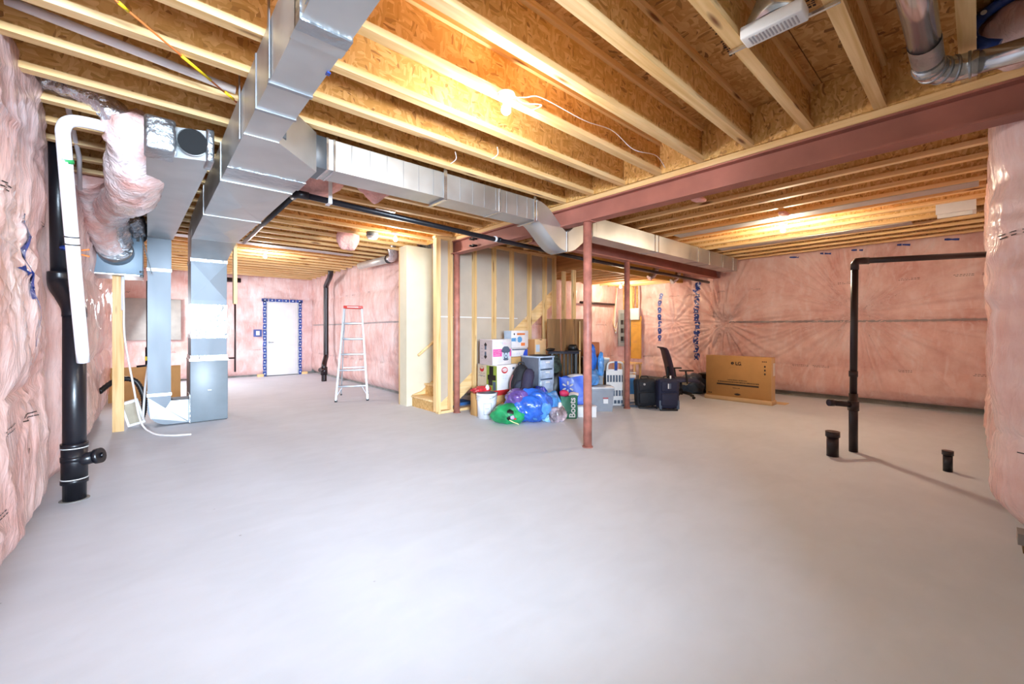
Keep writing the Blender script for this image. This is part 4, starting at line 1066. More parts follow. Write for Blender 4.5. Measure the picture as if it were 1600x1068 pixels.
MB().tube([(-.22, 2.36, 2.74), (.44, 3.13, 2.74)], .005, 6).build('cord_run', M['orange'], yr)
for (a, b_) in (((-.09, 2.51), (-.06, 2.55)), ((.14, 2.78), (.28, 2.94)), ((.36, 3.03), (.41, 3.09))):
    MB().tube([(a[0], a[1], 2.74), (b_[0], b_[1], 2.74)], .008, 6).build('yellow_section', M['yellow'], yr)
def tuft(name, loc, r, label, seed, sq=(1, 1, 1)):
    bm = bmesh.new(); bmesh.ops.create_icosphere(bm, subdivisions=3, radius=1.0)
    for v in bm.verts:
        n = v.co.normalized(); k_ = .75 + .6 * float(vn(n.x * 2 + seed, n.y * 2 + n.z * 1.5, seed))
        v.co = Vector((n.x * r * sq[0] * k_, n.y * r * sq[1] * k_, n.z * r * sq[2] * k_))
        if n.z < 0: v.co.z *= 1.25
    me = bpy.data.meshes.new(name); bm.to_mesh(me); bm.free(); me.materials.append(M['wool'])
    for p in me.polygons: p.use_smooth = True
    o = bpy.data.objects.new(name, me); C.objects.link(o); o.location = loc
    return tag(o, label, 'insulation', 'scraps of pink insulation in the joists')
for a in [((1.18, 4.27, 2.76), .22, 'largest pink wool scrap, hanging behind the bend of the black drain', 1, (1.2, .8, .5)),
          ((.96, 4.0, 2.78), .16, 'pink wool scrap pressed against the side of the trunk duct', 2, (1, .7, .6)),
          ((1.70, 3.98, 2.73), .15, 'pointed pink wool scrap hanging under the branch duct', 3, (1.1, .7, .75)),
          ((2.30, 6.35, 2.70), .17, 'torn pink wool scrap hanging left of the smoke detector', 4, (1.0, .6, .95)),
          ((4.55, 2.05, 2.74), .07, 'tiny pink wool wisp between the joists near the steel beam', 5, (1.6, .8, .3)),
          ((5.9, 1.6, 2.73), .07, 'tiny pink wool wisp beside the bulb of the right hand room', 6, (2.4, .7, .3))]: tuft('wool_scrap', a[0], a[1], a[2], a[3], a[4])
for i, (x0, y0, x1, y1, lab) in enumerate([(6.05, -.0, 6.15, 3.1, 'long grey metal strip closing a joist bay in the right hand room'), (7.65, .6, 7.75, 3.1, 'shorter grey metal strip closing a joist bay near the right wall')]):
    tag(B((x0, y0, 2.742), (x1 + .12, y1, 2.749)).build('joist_pan', M['metal']), lab, 'metal panel')
tag(B((-.4, 8.0, 2.742), (3.0, 8.22, 2.749)).build('joist_pan', M['metal']), 'dull metal strip closing a joist bay across the far wing', 'metal panel')
gap_blocker = struct(B((-1.0, -1.7, 3.072), (10.3, 13.8, 3.2)).build('gap_light_blocker', M['concrete'], ceil_))  # unseen slab added to block sky light in the gaps between deck panels
rgb = thing('register_boot', 'small metal vent box set between joists beside the foreground insulation', 'vent', (7.35, .2, 2.7))
MB().box((7.2, .02, 2.70), (7.5, .05, 2.95)).box((7.2, .05, 2.70), (7.23, .35, 2.95)).box((7.47, .05, 2.70), (7.5, .35, 2.95)).build('boot_box', M['white'], rgb)
tag(B((2.05, 4.75, 2.742), (2.3, 4.95, 2.749)).build('access_plate', M['metal']), 'small square metal plate on the joists behind the black drain', 'metal panel')

for i, (x, lab) in enumerate([(8.12, 'silver duct elbow hanging below the golden beam, nearer the steel column'), (9.1, 'silver duct elbow hanging below the golden beam, nearer the right wall')]):
    t = thing('duct_elbow', lab, 'duct', (x, 4.66, 2.4), group='two silver elbows by the lowered ceiling')
    MB().tube(smooth_path([(x, 4.55, 2.68), (x, 4.56, 2.58), (x - .02, 4.60, 2.48), (x - .10, 4.66, 2.40)], 5), .065, 16).build('elbow', M['pipe'], t)
    MB().tube([(x, 4.55, 2.70), (x, 4.552, 2.62)], .07, 16).build('tape_wrap', M['tape'], t)

# ---------------------------------------------------------------- ladder
ld = thing('step_ladder', 'aluminium step ladder with a red top standing open before the insulated wall', 'ladder', (2.965, 7.92, 0), R(-24))
al = sheet_metal('ladder_aluminium', 'a9acb0', 0.45); red = mat('ladder_red', 'c8352b', 0.4)
HL = 1.70
def rail(mb, a, b, w=.034, d=.06):
    a = Vector(a); b = Vector(b); t = (b - a).normalized(); x = Vector((1, 0, 0)); y = t.cross(x).normalized(); vs = []
    for p in (a, b):
        for sx, sy in ((-1, -1), (1, -1), (1, 1), (-1, 1)): vs.append(tuple(p + x * sx * w / 2 + y * sy * d / 2))
    return mb.add(vs, [(0, 3, 2, 1), (4, 5, 6, 7), (0, 1, 5, 4), (1, 2, 6, 5), (2, 3, 7, 6), (3, 0, 4, 7)])
for s in (-1, 1):
    rail(MB(), (s * .27, -.38, .02), (s * .155, -.04, HL)).build('front_rail', al, ld, local=True)
    rail(MB(), (s * .25, .42, .02), (s * .15, .04, HL), .02, .03).build('rear_rail', al, ld, local=True)
    MB().bbox((s * .27 - .022, -.415, 0), (s * .27 + .022, -.345, .03), .004).build('foot', M['black'], ld, local=True)
    MB().bbox((s * .25 - .016, .40, 0), (s * .25 + .016, .445, .03), .004).build('foot', M['black'], ld, local=True)
    rail(MB(), (s * .19, -.14, 1.22), (s * .18, .13, 1.28), .008, .02).build('spreader', al, ld, local=True)
    rail(MB(), (s * .26, -.36, .10), (s * .15, -.31, .285), .01, .02).build('step_brace', al, ld, local=True)
for i in range(5):
    z = .285 + i * .288; t = z / HL; hw = .27 - .115 * t; yy = -.38 + .34 * t
    MB().bbox((-hw, yy - .035, z - .03), (hw, yy + .045, z), .004).build('step', al, ld, local=True)
for z in (.55, 1.1):
    t = z / HL; hw = .25 - .10 * t; yy = .42 - .38 * t
    rail(MB(), (-hw, yy, z), (-hw, yy, z + .001), .01, .01)
    B((-hw, yy - .01, z), (hw, yy + .01, z + .02)).build('rear_brace', al, ld, local=True)
MB().bbox((-.17, -.085, HL), (.17, .10, HL + .055), .01).build('top_cap', red, ld, local=True)
mb = MB()
for i in range(9): mb.box((-.10 + i * .022, -.0875, HL + .02), (-.10 + i * .022 + .015, -.085, HL + .038))
mb.build('cap_print', M['white'], ld, local=True)
MB().bbox((-.06, -.13, 1.425), (.06, -.02, 1.44), .004).build('paint_shelf_latch', al, ld, local=True)

# ---------------------------------------------------------------- boxes of the pile
grn = mat('olive_green_print', '8a9a3c', 0.6); pink = mat('pink_print', 'e0589f', 0.5); offw = mat('glossy_white_card', 'dcd6d6', 0.5)
tan = mat('tan_card', 'c9b59a', 0.7); slate = mat('slate_print', '4d5a6c', 0.5); redp = mat('red_print', 'c22f2f', 0.5); bluep = mat('blue_print', '2a49b8', 0.5)
orp = mat('orange_print', 'd8743a', 0.55); mauve = mat('mauve_card', 'b8a7a4', 0.65); pale = mat('pale_print', 'b9c6d6', 0.5); sky = mat('sky_blue_print', '5b95c4', 0.5)
def carton(name, label, cat, a, b, mats, group='stacked boxes in the pile', rz=0, flaps=False, tapec=None):
    """carton with walls, top flap seam and tape; mats = (body, left face)"""
    t = thing(name, label, cat, ((a[0] + b[0]) / 2, (a[1] + b[1]) / 2, a[2]), rz, group)
    o = wloc(t); A = tuple(a[i] - o[i] for i in range(3)); Bb = tuple(b[i] - o[i] for i in range(3))
    MB().bbox(A, Bb, .004, seg=1).build('body', mats[0], t, local=True)
    if len(mats) > 1: B((A[0] - .0015, A[1] + .004, A[2] + .004), (A[0] - .0002, Bb[1] - .004, Bb[2] - .004)).build('side_panel', mats[1], t, local=True)
    cy = (A[1] + Bb[1]) / 2
    B((A[0] + .003, A[1] + .003, Bb[2]), (Bb[0] - .003, cy - .002, Bb[2] + .004)).build('top_flap', mats[0], t, local=True)
    B((A[0] + .003, cy + .002, Bb[2]), (Bb[0] - .003, Bb[1] - .003, Bb[2] + .004)).build('top_flap', mats[0], t, local=True)
    return t
def shapeF(t, pts, y, m, name='print_shape', th=.0015):      # flat print on a face looking to -Y, world x,z
    return MB().prism(pts, 1, y - th, y).build(name, m, t)
def shapeL(t, pts, x, m, name='print_shape', th=.0015):      # flat print on a face looking to -X, world y,z
    return MB().prism(pts, 0, x - th, x).build(name, m, t)
def rect(x0, z0, x1, z1): return [(x0, z0), (x1, z0), (x1, z1), (x0, z1)]
def oval(cx, cz, rx, rz_, n=18): return [(cx + rx * math.cos(2 * PI * i / n), cz + rz_ * math.sin(2 * PI * i / n)) for i in range(n)]
def glyphs(t, face, a0, z0, a1, h, m, at, seed=1, name='printed_lettering', gap=.3):
    """a row of small unreadable strokes"""
    r_ = random.Random(seed); mb = MB(); x = a0
    while x < a1:
        w = h * r_.uniform(.35, .7)
        for q in range(2):
            zz = z0 + q * h * .55
            if r_.random() < .85: mb.prism(rect(x, zz, x + w * r_.choice((.3, 1)), zz + h * .4), 1 if face == 'F' else 0, at - .001, at)
        x += w + h * gap
    return mb.build(name, m, t)

c0 = carton('cardboard_box', 'slim brown box on the floor under the red bag, behind the white pail', 'box', (3.72, 4.99, 0), (3.96, 5.16, .33), [M['card']])
c1 = carton('cardboard_box', 'box on the floor with a red rim, carrying the coffee maker carton', 'box', (4.02, 4.90, 0), (4.48, 5.38, .352), [M['card']])
shapeF(c1, rect(4.03, .29, 4.47, .35), 4.899, redp, 'red_band'); shapeL(c1, rect(4.92, .29, 5.37, .35), 4.019, redp, 'red_band')
c2 = carton('coffee_maker_box', 'carton with a coffee machine on an olive green panel and red badges', 'box', (4.01, 4.87, .36), (4.49, 5.37, .752), [offw, tan])
shapeL(c2, rect(4.875, .362, 5.13, .742), 4.0085, grn, 'green_panel')
shapeL(c2, rect(4.96, .60, 5.06, .735), 4.007, M['black'], 'machine_picture'); shapeL(c2, rect(4.90, .52, 5.10, .60), 4.007, M['black'], 'machine_picture'); shapeL(c2, rect(4.98, .44, 5.08, .52), 4.007, M['print'], 'machine_picture')
shapeL(c2, rect(4.90, .37, 4.97, .50), 4.0065, slate, 'machine_picture')
shapeL(c2, oval(5.25, .68, .055, .045), 4.0085, redp, 'red_badge'); shapeL(c2, oval(5.25, .70, .04, .02), 4.0065, tan, 'badge_text')
glyphs(c2, 'L', 5.17, .56, 5.33, .025, slate, 4.0075, 4); glyphs(c2, 'L', 5.17, .60, 5.32, .02, slate, 4.0075, 5)
shapeF(c2, oval(4.16, .675, .065, .05), 4.8695, redp, 'red_badge'); shapeF(c2, oval(4.16, .68, .05, .03), 4.8675, offw, 'badge_centre'); glyphs(c2, 'F', 4.12, .665, 4.2, .02, redp, 4.8655, 6)
glyphs(c2, 'F', 4.10, .58, 4.24, .018, pale, 4.8695, 7); glyphs(c2, 'F', 4.10, .54, 4.22, .018, pale, 4.8695, 8)
shapeF(c2, rect(4.32, .68, 4.36, .715), 4.8695, slate)
c3 = carton('pressure_cooker_box', 'white and mauve carton showing a pressure cooker over a pink band, top of its stack', 'box', (3.97, 4.93, .757), (4.35, 5.26, 1.148), [offw, mauve])
shapeF(c3, rect(3.975, .885, 4.155, 1.0), 4.929, pink, 'pink_band'); shapeF(c3, rect(4.31, .885, 4.345, 1.0), 4.929, pink, 'pink_band')
for zz, sd_ in ((.965, 1), (.935, 2), (.905, 3)): glyphs(c3, 'F', 3.99, zz, 4.12, .014, offw, 4.9272, sd_)
shapeF(c3, [(4.14, .97), (4.17, 1.02), (4.20, 1.04), (4.27, 1.04), (4.30, 1.02), (4.33, .97), (4.31, .95), (4.28, .94), (4.19, .94), (4.16, .95)], 4.9275, slate, 'cooker_lid')
shapeF(c3, rect(4.195, .835, 4.275, .94), 4.9275, slate, 'cooker_body'); shapeF(c3, oval(4.235, .90, .03, .042), 4.926, pale, 'cooker_dial'); shapeF(c3, oval(4.235, .895, .014, .018), 4.9245, slate, 'cooker_dial')
shapeF(c3, [(4.17, .845), (4.20, .82), (4.27, .82), (4.30, .845), (4.27, .84), (4.20, .84)], 4.9272, slate, 'cooker_foot')
shapeF(c3, rect(4.16, .85, 4.19, .94), 4.9278, pale, 'cooker_body'); shapeF(c3, rect(4.28, .85, 4.31, .94), 4.9278, pale, 'cooker_body')
glyphs(c3, 'F', 3.995, 1.075, 4.16, .035, pale, 4.9285, 11); glyphs(c3, 'F', 4.18, 1.075, 4.33, .035, mat('pale_pink_print', 'dcb8cc', .5), 4.9285, 12); glyphs(c3, 'F', 3.995, 1.035, 4.05, .012, sky, 4.9285, 13)
for zz, up in ((1.05, 1), (.90, -1)):
    shapeL(c3, [(5.08, zz), (5.13, zz + .0), (5.14, zz + .02 * up), (5.105, zz + .055 * up), (5.07, zz + .02 * up)], 3.968, M['print'], 'appliance_picture')
    shapeL(c3, rect(5.085, min(zz, zz - .06 * up), 5.125, max(zz, zz - .06 * up)), 3.968, slate, 'appliance_picture')
for q in range(5): glyphs(c3, 'L', 5.17, .85 + q * .05, 5.22, .008, slate, 3.9685, 20 + q)
c4 = carton('cardboard_box', 'tall plain box on the floor behind the plastic drawers, under the colourful cartons', 'box', (4.52, 5.0, 0), (4.79, 5.33, .692), [M['card']])
c5 = carton('cardboard_box', 'small open brown box under the blue and white carton', 'box', (4.45, 5.02, .70), (4.74, 5.3, .852), [M['card']])
c6 = carton('blue_white_box', 'flat carton printed blue and white, second from the top behind the cooker box', 'box', (4.46, 5.04, .86), (4.81, 5.28, .992), [offw, pale])
shapeF(c6, [(4.70, .865), (4.81, .865), (4.81, .985), (4.76, .985), (4.73, .93)], 5.039, bluep, 'blue_swoosh'); shapeF(c6, rect(4.465, .965, 4.80, .985), 5.0385, slate, 'dark_edge'); glyphs(c6, 'F', 4.5, .90, 4.66, .025, pale, 5.0385, 3)
c7 = carton('orange_white_box', 'white carton with orange stripe and round blue picture, topmost behind the cooker box', 'box', (4.46, 5.05, 1.0), (4.84, 5.24, 1.282), [offw, pale])
shapeF(c7, rect(4.58, 1.215, 4.76, 1.245), 5.049, orp, 'orange_band'); shapeF(c7, rect(4.46, 1.11, 4.56, 1.165), 5.049, sky, 'blue_band'); shapeF(c7, oval(4.64, 1.14, .055, .05), 5.049, sky, 'round_picture'); shapeF(c7, rect(4.55, 1.12, 4.60, 1.15), 5.0475, pale, 'round_picture'); shapeF(c7, rect(4.67, 1.035, 4.76, 1.085), 5.049, orp, 'orange_band'); shapeF(c7, oval(4.52, 1.23, .013, .018), 5.049, M['print'], 'dot')
c8 = carton('cardboard_box', 'box on the floor behind the drawers, under the tall tan carton', 'box', (4.85, 4.94, 0), (5.16, 5.3, .842), [M['card']])
c9 = carton('cardboard_box', 'upright tan carton with a pale label, right of the orange and white carton', 'box', (4.88, 4.93, .85), (5.15, 5.12, 1.142), [mat('light_tan_card', 'd4ab7c', .75), mat('dark_tan_card', 'b57f4d', .75)])
shapeF(c9, rect(4.90, .93, 4.99, 1.05), 4.929, pale, 'label'); shapeF(c9, rect(4.99, 1.125, 5.05, 1.135), 4.929, M['print'], 'hand_hole')

# drawers
dr = thing('drawer_tower', 'clear plastic drawer tower with a smoky side, in the middle of the pile', 'drawers', (4.72, 4.7, 0))
clearp = mat('smoky_clear_plastic', '8f98a8', 0.12, var=.2, vscale=5, coat=.6); clearf = mat('pale_clear_plastic', 'a9bad0', 0.15, var=.15, vscale=8, coat=.8)
MB().box((4.56, 4.53, 0), (4.565, 4.92, .86)).box((4.885, 4.53, 0), (4.89, 4.92, .86)).box((4.56, 4.915, 0), (4.89, 4.92, .86)).build('side_panel', mat('smoke_grey', '5d6270', .25, coat=.5), dr)
MB().bbox((4.55, 4.50, .86), (4.90, 4.93, .885), .006).build('top', clearf, dr)
for x in (4.565, 4.87): B((x, 4.51, 0), (x + .015, 4.53, .86)).build('frame_post', clearf, dr)
z = .02
for h_ in (.25, .25, .15, .15):
    d_ = MB().bbox((4.582, 4.50, z), (4.868, 4.86, z + h_ - .012), .012).build('drawer', clearf, dr)
    MB().bbox((4.68, 4.485, z + h_ - .06), (4.77, 4.50, z + h_ - .035), .004).build('drawer_pull', M['white'], d_)
    if h_ > .2: MB().bbox((4.62, 4.505, z + .03), (4.72, 4.55, z + .12), .004).build('contents', pale, d_)
    z += h_ + .006
tag(MB().bbox((4.62, 4.55, .89), (4.86, 4.80, .90), .003).build('folder', M['black']), 'flat dark folder lying on top of the drawer tower', 'folder')

# soft things
def soft(bm_name, loc, rad, m, seed, parent=None, flat=True, amp=.25, freq=2.2, sub=4, knot=False, fold=.06, rz=0.0, sharp=5.0):
    bm = bmesh.new(); bmesh.ops.create_icosphere(bm, subdivisions=sub, radius=1.0)
    for v in bm.verts:
        n = v.co.normalized()
        k_ = 1 + amp * (float(vn(n.x * freq + seed * 1.7 + 5, n.y * freq + n.z * freq * .8 + 5, seed)) - .5)
        k_ += fold * (float(ridge(n.x * sharp + n.z * 2 + 9, n.y * sharp - n.z * 1.5 + 9, seed + 2)) - .5)
        x, y, z = n.x * rad[0] * k_, n.y * rad[1] * k_, n.z * rad[2] * k_
        if knot and n.z > .75: t = (n.z - .75) / .25; x *= 1 - .85 * t; y *= 1 - .85 * t; z += .25 * rad[2] * t
        if flat: z = max(z, -rad[2] * .82)
        v.co = Vector((x, y, z))
    me = bpy.data.meshes.new(bm_name)
    c, s = math.cos(rz), math.sin(rz)
    off = wloc(parent) if parent else Vector((0, 0, 0))
    for v in bm.verts:
        x, y, z = v.co; v.co = Vector((x * c - y * s + loc[0] - off.x, x * s + y * c + loc[1] - off.y, z + loc[2] - off.z))
    bm.to_mesh(me); bm.free(); me.materials.append(m)
    for p in me.polygons: p.use_smooth = True
    o = bpy.data.objects.new(bm_name, me); C.objects.link(o); o.parent = parent
    return o
def plastic(name, col, rough=.22, alpha=1.0, var=.25):
    return mat(name, col, rough, var=var, vscale=5, bump=.9, bscale=14, coat=.7, alpha=alpha)
blueb = plastic('blue_bag_plastic', '2a63c8'); lblueb = plastic('light_blue_bag_plastic', '4f93d6'); dblue = plastic('deep_blue_bag', '1f3fb0'); purp = plastic('purple_through_blue', '6a4f9a')
greenb = plastic('green_bag_cloth', '129a5a', .5); redb = plastic('red_bag', 'cf2f3a'); clearb = plastic('clear_bag_clothes', 'b5a4ac', var=.5); blackc = mat('black_cloth', '14161e', .7, bump=.5)
navyc = mat('navy_cloth', '171b36', .7, bump=.4); darkv = mat('dark_violet_cloth', '2b2740', .75, bump=.4)

rb = thing('red_bag', 'crumpled red shopping bag lying on the slim brown box', 'bag', (3.84, 5.07, .33))
soft('bag_body', (3.85, 5.06, .385), (.17, .10, .055), redb, 3, rb, fold=.3); soft('handle_tab', (3.90, 4.97, .42), (.035, .02, .05), offw, 4, rb, sub=2)
MB().box((3.95, 4.86, .375), (4.40, 4.872, .352)).build('red_fringe', redp, rb)
pa = thing('white_pail', 'white plastic pail with a wire handle, front left of the pile', 'bucket', (3.80, 4.86, 0))
MB().tube([(3.80, 4.86, .0), (3.80, 4.86, .33)], [.135, .15], 30).build('body', mat('pail_plastic', 'dcdde2', .4), pa)
for z_ in (.27, .305, .335): MB().tube([(3.80, 4.86, z_), (3.80, 4.86, z_ + .01)], .158, 30).build('rim_rib', M['white'], pa)
MB().tube([(3.80, 4.86, .33), (3.80, 4.86, .365)], [.158, .152], 30).build('rim', M['white'], pa)
MB().tube([(3.80, 4.86, .366), (3.80, 4.86, .369)], .14, 30).build('contents', slate, pa)
MB().tube(smooth_path([(3.69, 4.98, .33), (3.70, 4.84, .30), (3.76, 4.71, .30), (3.86, 4.71, .34), (3.93, 4.76, .37), (3.94, 4.86, .345)], 6), .004, 6).build('wire_handle', M['metal_dk'], pa)
mb = MB()
fx_, fy_ = math.sin(YAW), math.cos(YAW)
def pailpt(a, z, r=.1435): a += PI + PI / 2 - YAW + 0; return (3.80 + r * math.cos(a), 4.86 + r * math.sin(a), z)
for (a0, a1, z0, z1) in ((-.25, .55, .06, .065), (-.25, .55, .225, .23), (-.25, -.22, .06, .23), (.52, .55, .06, .23), (-.1, .3, .15, .155)):
    n = max(1, int((a1 - a0) / .08))
    for i in range(n):
        u0 = a0 + (a1 - a0) * i / n; u1 = a0 + (a1 - a0) * (i + 1) / n
        r0, r1 = .1365 + .045 * z0, .1365 + .045 * z1
        mb.quad(pailpt(u0, z0, r0), pailpt(u1, z0, r0), pailpt(u1, z1, r1), pailpt(u0, z1, r1))
mb.build('label_outline', slate, pa, fix=False)
tag(soft('orange_cloth', (3.98, 4.70, .10), (.07, .07, .12), orp, 9, sub=3), 'small orange crumpled cloth between the white pail and the blue bags', 'cloth')

gb = thing('green_tote_bag', 'bright green shopping bag lying open with striped dark contents, front of the pile', 'bag', (3.77, 4.36, 0))
soft('bag_body', (3.79, 4.36, .125), (.24, .17, .15), greenb, 5, gb, amp=.3, fold=.12, rz=-YAW)
soft('opening', (3.735, 4.27, .13), (.085, .09, .085), M['black'], 6, gb, flat=False, sub=3, rz=-YAW)
soft('striped_content', (3.735, 4.225, .12), (.05, .05, .045), mat('lilac_cloth', 'b7a6d8', .6), 7, gb, sub=3, rz=-YAW); soft('red_content', (3.765, 4.21, .09), (.03, .045, .02), redp, 8, gb, sub=2, rz=-YAW + .5)
MB().tube(smooth_path([(3.68, 4.21, .08), (3.72, 4.165, .05), (3.78, 4.15, .025), (3.80, 4.16, .01)], 5), .008, 8).build('strap', mat('lime_strap', 'd8d79a', .6), gb)
bb = thing('blue_plastic_bag', 'largest translucent blue bag, slumped at the front centre of the pile', 'bag', (4.10, 4.28, 0), group='blue bags in the pile')
soft('bag_body', (4.09, 4.27, .20), (.34, .24, .235), blueb, 11, bb, amp=.35, fold=.14, rz=-YAW, sub=5); soft('pale_contents', (4.12, 4.15, .17), (.20, .14, .15), lblueb, 12, bb, amp=.3, fold=.2, rz=-YAW)
soft('bag_edge', (4.29, 4.02, .05), (.13, .05, .06), plastic('ice_blue_plastic', '8fc1ee'), 14, bb, amp=.3, fold=.25, rz=-YAW)
pb = thing('purple_filled_bag', 'blue bag with purple contents showing, upper left of the blue bags', 'bag', (3.93, 4.36, .3), group='blue bags in the pile')
soft('bag_body', (3.93, 4.33, .335), (.165, .14, .125), purp, 15, pb, amp=.3, fold=.2, rz=-YAW)
sb_ = thing('blue_plastic_bag', 'round light blue bag right of the largest one, below the drawers', 'bag', (4.44, 4.18, .2), group='blue bags in the pile')
soft('bag_body', (4.43, 4.16, .20), (.15, .14, .20), lblueb, 17, sb_, amp=.3, fold=.16); soft('bag_neck', (4.36, 4.32, .36), (.12, .10, .10), dblue, 18, sb_, amp=.3, fold=.25)
cbg = thing('clear_plastic_bag', 'small clear bag of mauve clothes on the floor before the green bag', 'bag', (4.39, 3.98, 0))
soft('bag_body', (4.385, 3.98, .09), (.14, .11, .11), clearb, 19, cbg, amp=.35, fold=.35); soft('bag_neck', (4.43, 3.97, .20), (.03, .03, .07), offw, 20, cbg, sub=3, amp=.3)

bp_ = thing('backpack', 'black backpack leaning upright between the boxes and the drawers', 'backpack', (4.30, 4.64, .0), -YAW)
soft('body', (0, 0, .40), (.175, .13, .37), blackc, 21, None, amp=.1, fold=.04).parent = bp_
soft('front_pocket', (.0, -.12, .38), (.12, .05, .17), mat('slate_black_cloth', '20263a', .6, bump=.4), 22, None, amp=.1, fold=.05).parent = bp_
o = MB().tube(smooth_path([(-.05, 0, .76), (-.03, 0, .80), (.03, 0, .80), (.05, 0, .76)], 5), .01, 8).build('grab_handle', M['black'], None); o.parent = bp_
o = MB().tube(smooth_path([(-.13, -.06, .62), (-.17, -.1, .5), (-.17, -.11, .3)], 5), .012, 8).build('strap', mat('red_grey_strap', '7d4a4a', .6), None); o.parent = bp_
cu_ = thing('bolster_cushion', 'dark violet padded bolster propped diagonally in front of the drawers', 'cushion', (4.2, 4.4, 0))
Q = smooth_path([(4.14, 4.42, .12), (4.19, 4.42, .4), (4.27, 4.42, .72)], 6)
mb = MB(); rr = [(.085 * min(1, .45 + i * .35, .45 + (len(Q) - 1 - i) * .35)) for i in range(len(Q))]
mb.tube([tuple(q) for q in Q], rr, 20); mb.build('cushion_body', darkv, cu_)
MB().tube([tuple(Q[1] + Vector((.03, -.07, 0))), tuple(Q[-2] + Vector((.03, -.07, 0)))], .004, 6).build('piping', M['black'], cu_)

# bags standing on the right of the pile
def standing_bag(name, label, loc, w, d, h, m, rz, seed, flare=1.1, handles=True):
    t = thing(name, label, 'bag', loc, rz)
    mb = MB(); n = 14; rows = 9; vs = []
    for j in range(rows + 1):
        zt = j / rows; k_ = (.92 + (flare - .92) * zt)
        for i in range(4 * n):
            s_ = i // n; u = (i % n) / n * 2 - 1
            x, y = [(u, -1), (1, u), (-u, 1), (-1, -u)][s_]
            wv = .06 * math.sin(u * 5 + seed + j * .8) * zt + .04 * float(vn(i * .6, j * .9, seed) - .5)
            X_ = x * w / 2 * k_ * (1 + wv * .5); Y_ = y * d / 2 * k_ * (1 + wv * 1.4) * (1 - .25 * zt)
            Z_ = h * zt + (.02 * math.sin(u * 3 + s_) if j == rows else 0)
            vs.append((X_, Y_, Z_))
    fs = []
    m4 = 4 * n
    for j in range(rows):
        for i in range(m4): fs.append((j * m4 + i, j * m4 + (i + 1) % m4, (j + 1) * m4 + (i + 1) % m4, (j + 1) * m4 + i))
    fs.append(tuple(reversed(range(m4))))
    mb.add(vs, fs, 0, True).build('bag_body', m, t, local=True, fix=False)
    return t
gbag = mat('dark_green_bag', '136b4a', .4, coat=.3, bump=.3, bscale=10)
bo = standing_bag('green_shop_bag', 'dark green carrier bag with vertical white lettering, standing near the steel column', (4.68, 4.02, 0), .23, .14, .33, gbag, -YAW, 3)
tg = text('Boots', .125, (0, 0, 0), Euler((0, 0, 0)), M['white'], None, bold=True)
tg.parent = bo; tg.rotation_euler = Euler((PI / 2, -PI / 2, 0)); tg.location = (.045, -.082, .165)
soft('pink_content', (0, 0, .36), (.07, .05, .05), mat('crimson_cloth', 'c92f5c', .5), 23, None, sub=3).parent = bo
soft('white_content', (.07, 0, .345), (.08, .05, .035), offw, 24, None, sub=3).parent = bo
bo.children[-2].location = (-.07, 0, 0)
soft('handle_fold', (-.10, -.09, .12), (.03, .02, .07), offw, 25, None, sub=3).parent = bo
wbag = mat('royal_blue_bag', '1d55d2', .35, coat=.4, bump=.3, bscale=6)
wm_ = standing_bag('blue_reusable_bag', 'big royal blue reusable bag with a white spark emblem, behind the nearest column', (5.15, 4.29, 0), .48, .22, .56, wbag, -YAW + R(-6), 5, flare=1.06)
mb = MB()
for i in range(6):
    a = PI / 2 + i * PI / 3; c_, s_ = math.cos(a), math.sin(a); q = []
    for (rr_, ww) in ((.035, .006), (.05, .012), (.085, .014), (.095, .006)): q.append((rr_, ww))
    P = [(rr_ * c_ - ww * s_, rr_ * s_ + ww * c_) for rr_, ww in q] + [(rr_ * c_ + ww * s_, rr_ * s_ - ww * c_) for rr_, ww in reversed(q)]
    mb.prism([(-.12 + p[0], .40 + p[1]) for p in P], 1, -.143, -.138)
mb.build('spark_emblem', M['white'], wm_, local=True)
soft('white_content', (.03, 0, .56), (.15, .07, .035), offw, 27, None, sub=3).parent = wm_
soft('navy_content', (.18, 0, .55), (.09, .07, .05), navyc, 28, None, sub=3).parent = wm_
wt = thing('white_tray', 'low white plastic box on the floor in front of the blue reusable bag', 'box', (4.99, 3.95, 0), -YAW)
MB().bbox((-.14, -.12, 0), (.14, .02, .15), .008).build('body', M['white'], wt, local=True); MB().bbox((-.145, -.125, .15), (.145, .025, .162), .004).build('rim', M['white'], wt, local=True)

greyp = mat('grey_tote_plastic', '8d939c', .45); 
def tote(name, label, loc, w, d, h, body, lid, rz, group=None):
    t = thing(name, label, 'storage box', loc, rz, group)
    mb = MB(); q = .9
    mb.add([(-w / 2 * q, -d / 2 * q, 0), (w / 2 * q, -d / 2 * q, 0), (w / 2 * q, d / 2 * q, 0), (-w / 2 * q, d / 2 * q, 0), (-w / 2, -d / 2, h), (w / 2, -d / 2, h), (w / 2, d / 2, h), (-w / 2, d / 2, h)],
           [(0, 3, 2, 1), (4, 5, 6, 7), (0, 1, 5, 4), (1, 2, 6, 5), (2, 3, 7, 6), (3, 0, 4, 7)]).build('body', body, t, local=True)
    MB().bbox((-w / 2 - .012, -d / 2 - .012, h), (w / 2 + .012, d / 2 + .012, h + .028), .006).build('lid', lid, t, local=True)
    MB().bbox((-w / 2 - .006, -d / 2 - .008, h - .03), (w / 2 + .006, -d / 2 + .0, h - .002), .003).build('lip', body, t, local=True)
    return t
gt_ = tote('storage_tote', 'grey storage tote with a white label and a lid, right of the nearest column', (5.50, 4.10, 0), .44, .30, .36, greyp, mat('light_grey_lid', 'c3c5c9', .4), -YAW, 'grey storage totes')
B((.05, -.157, .13), (.125, -.149, .20)).build('label_sticker', M['white'], gt_, local=True); B((.045, -.157, .21), (.13, -.149, .222)).build('red_print', redp, gt_, local=True)
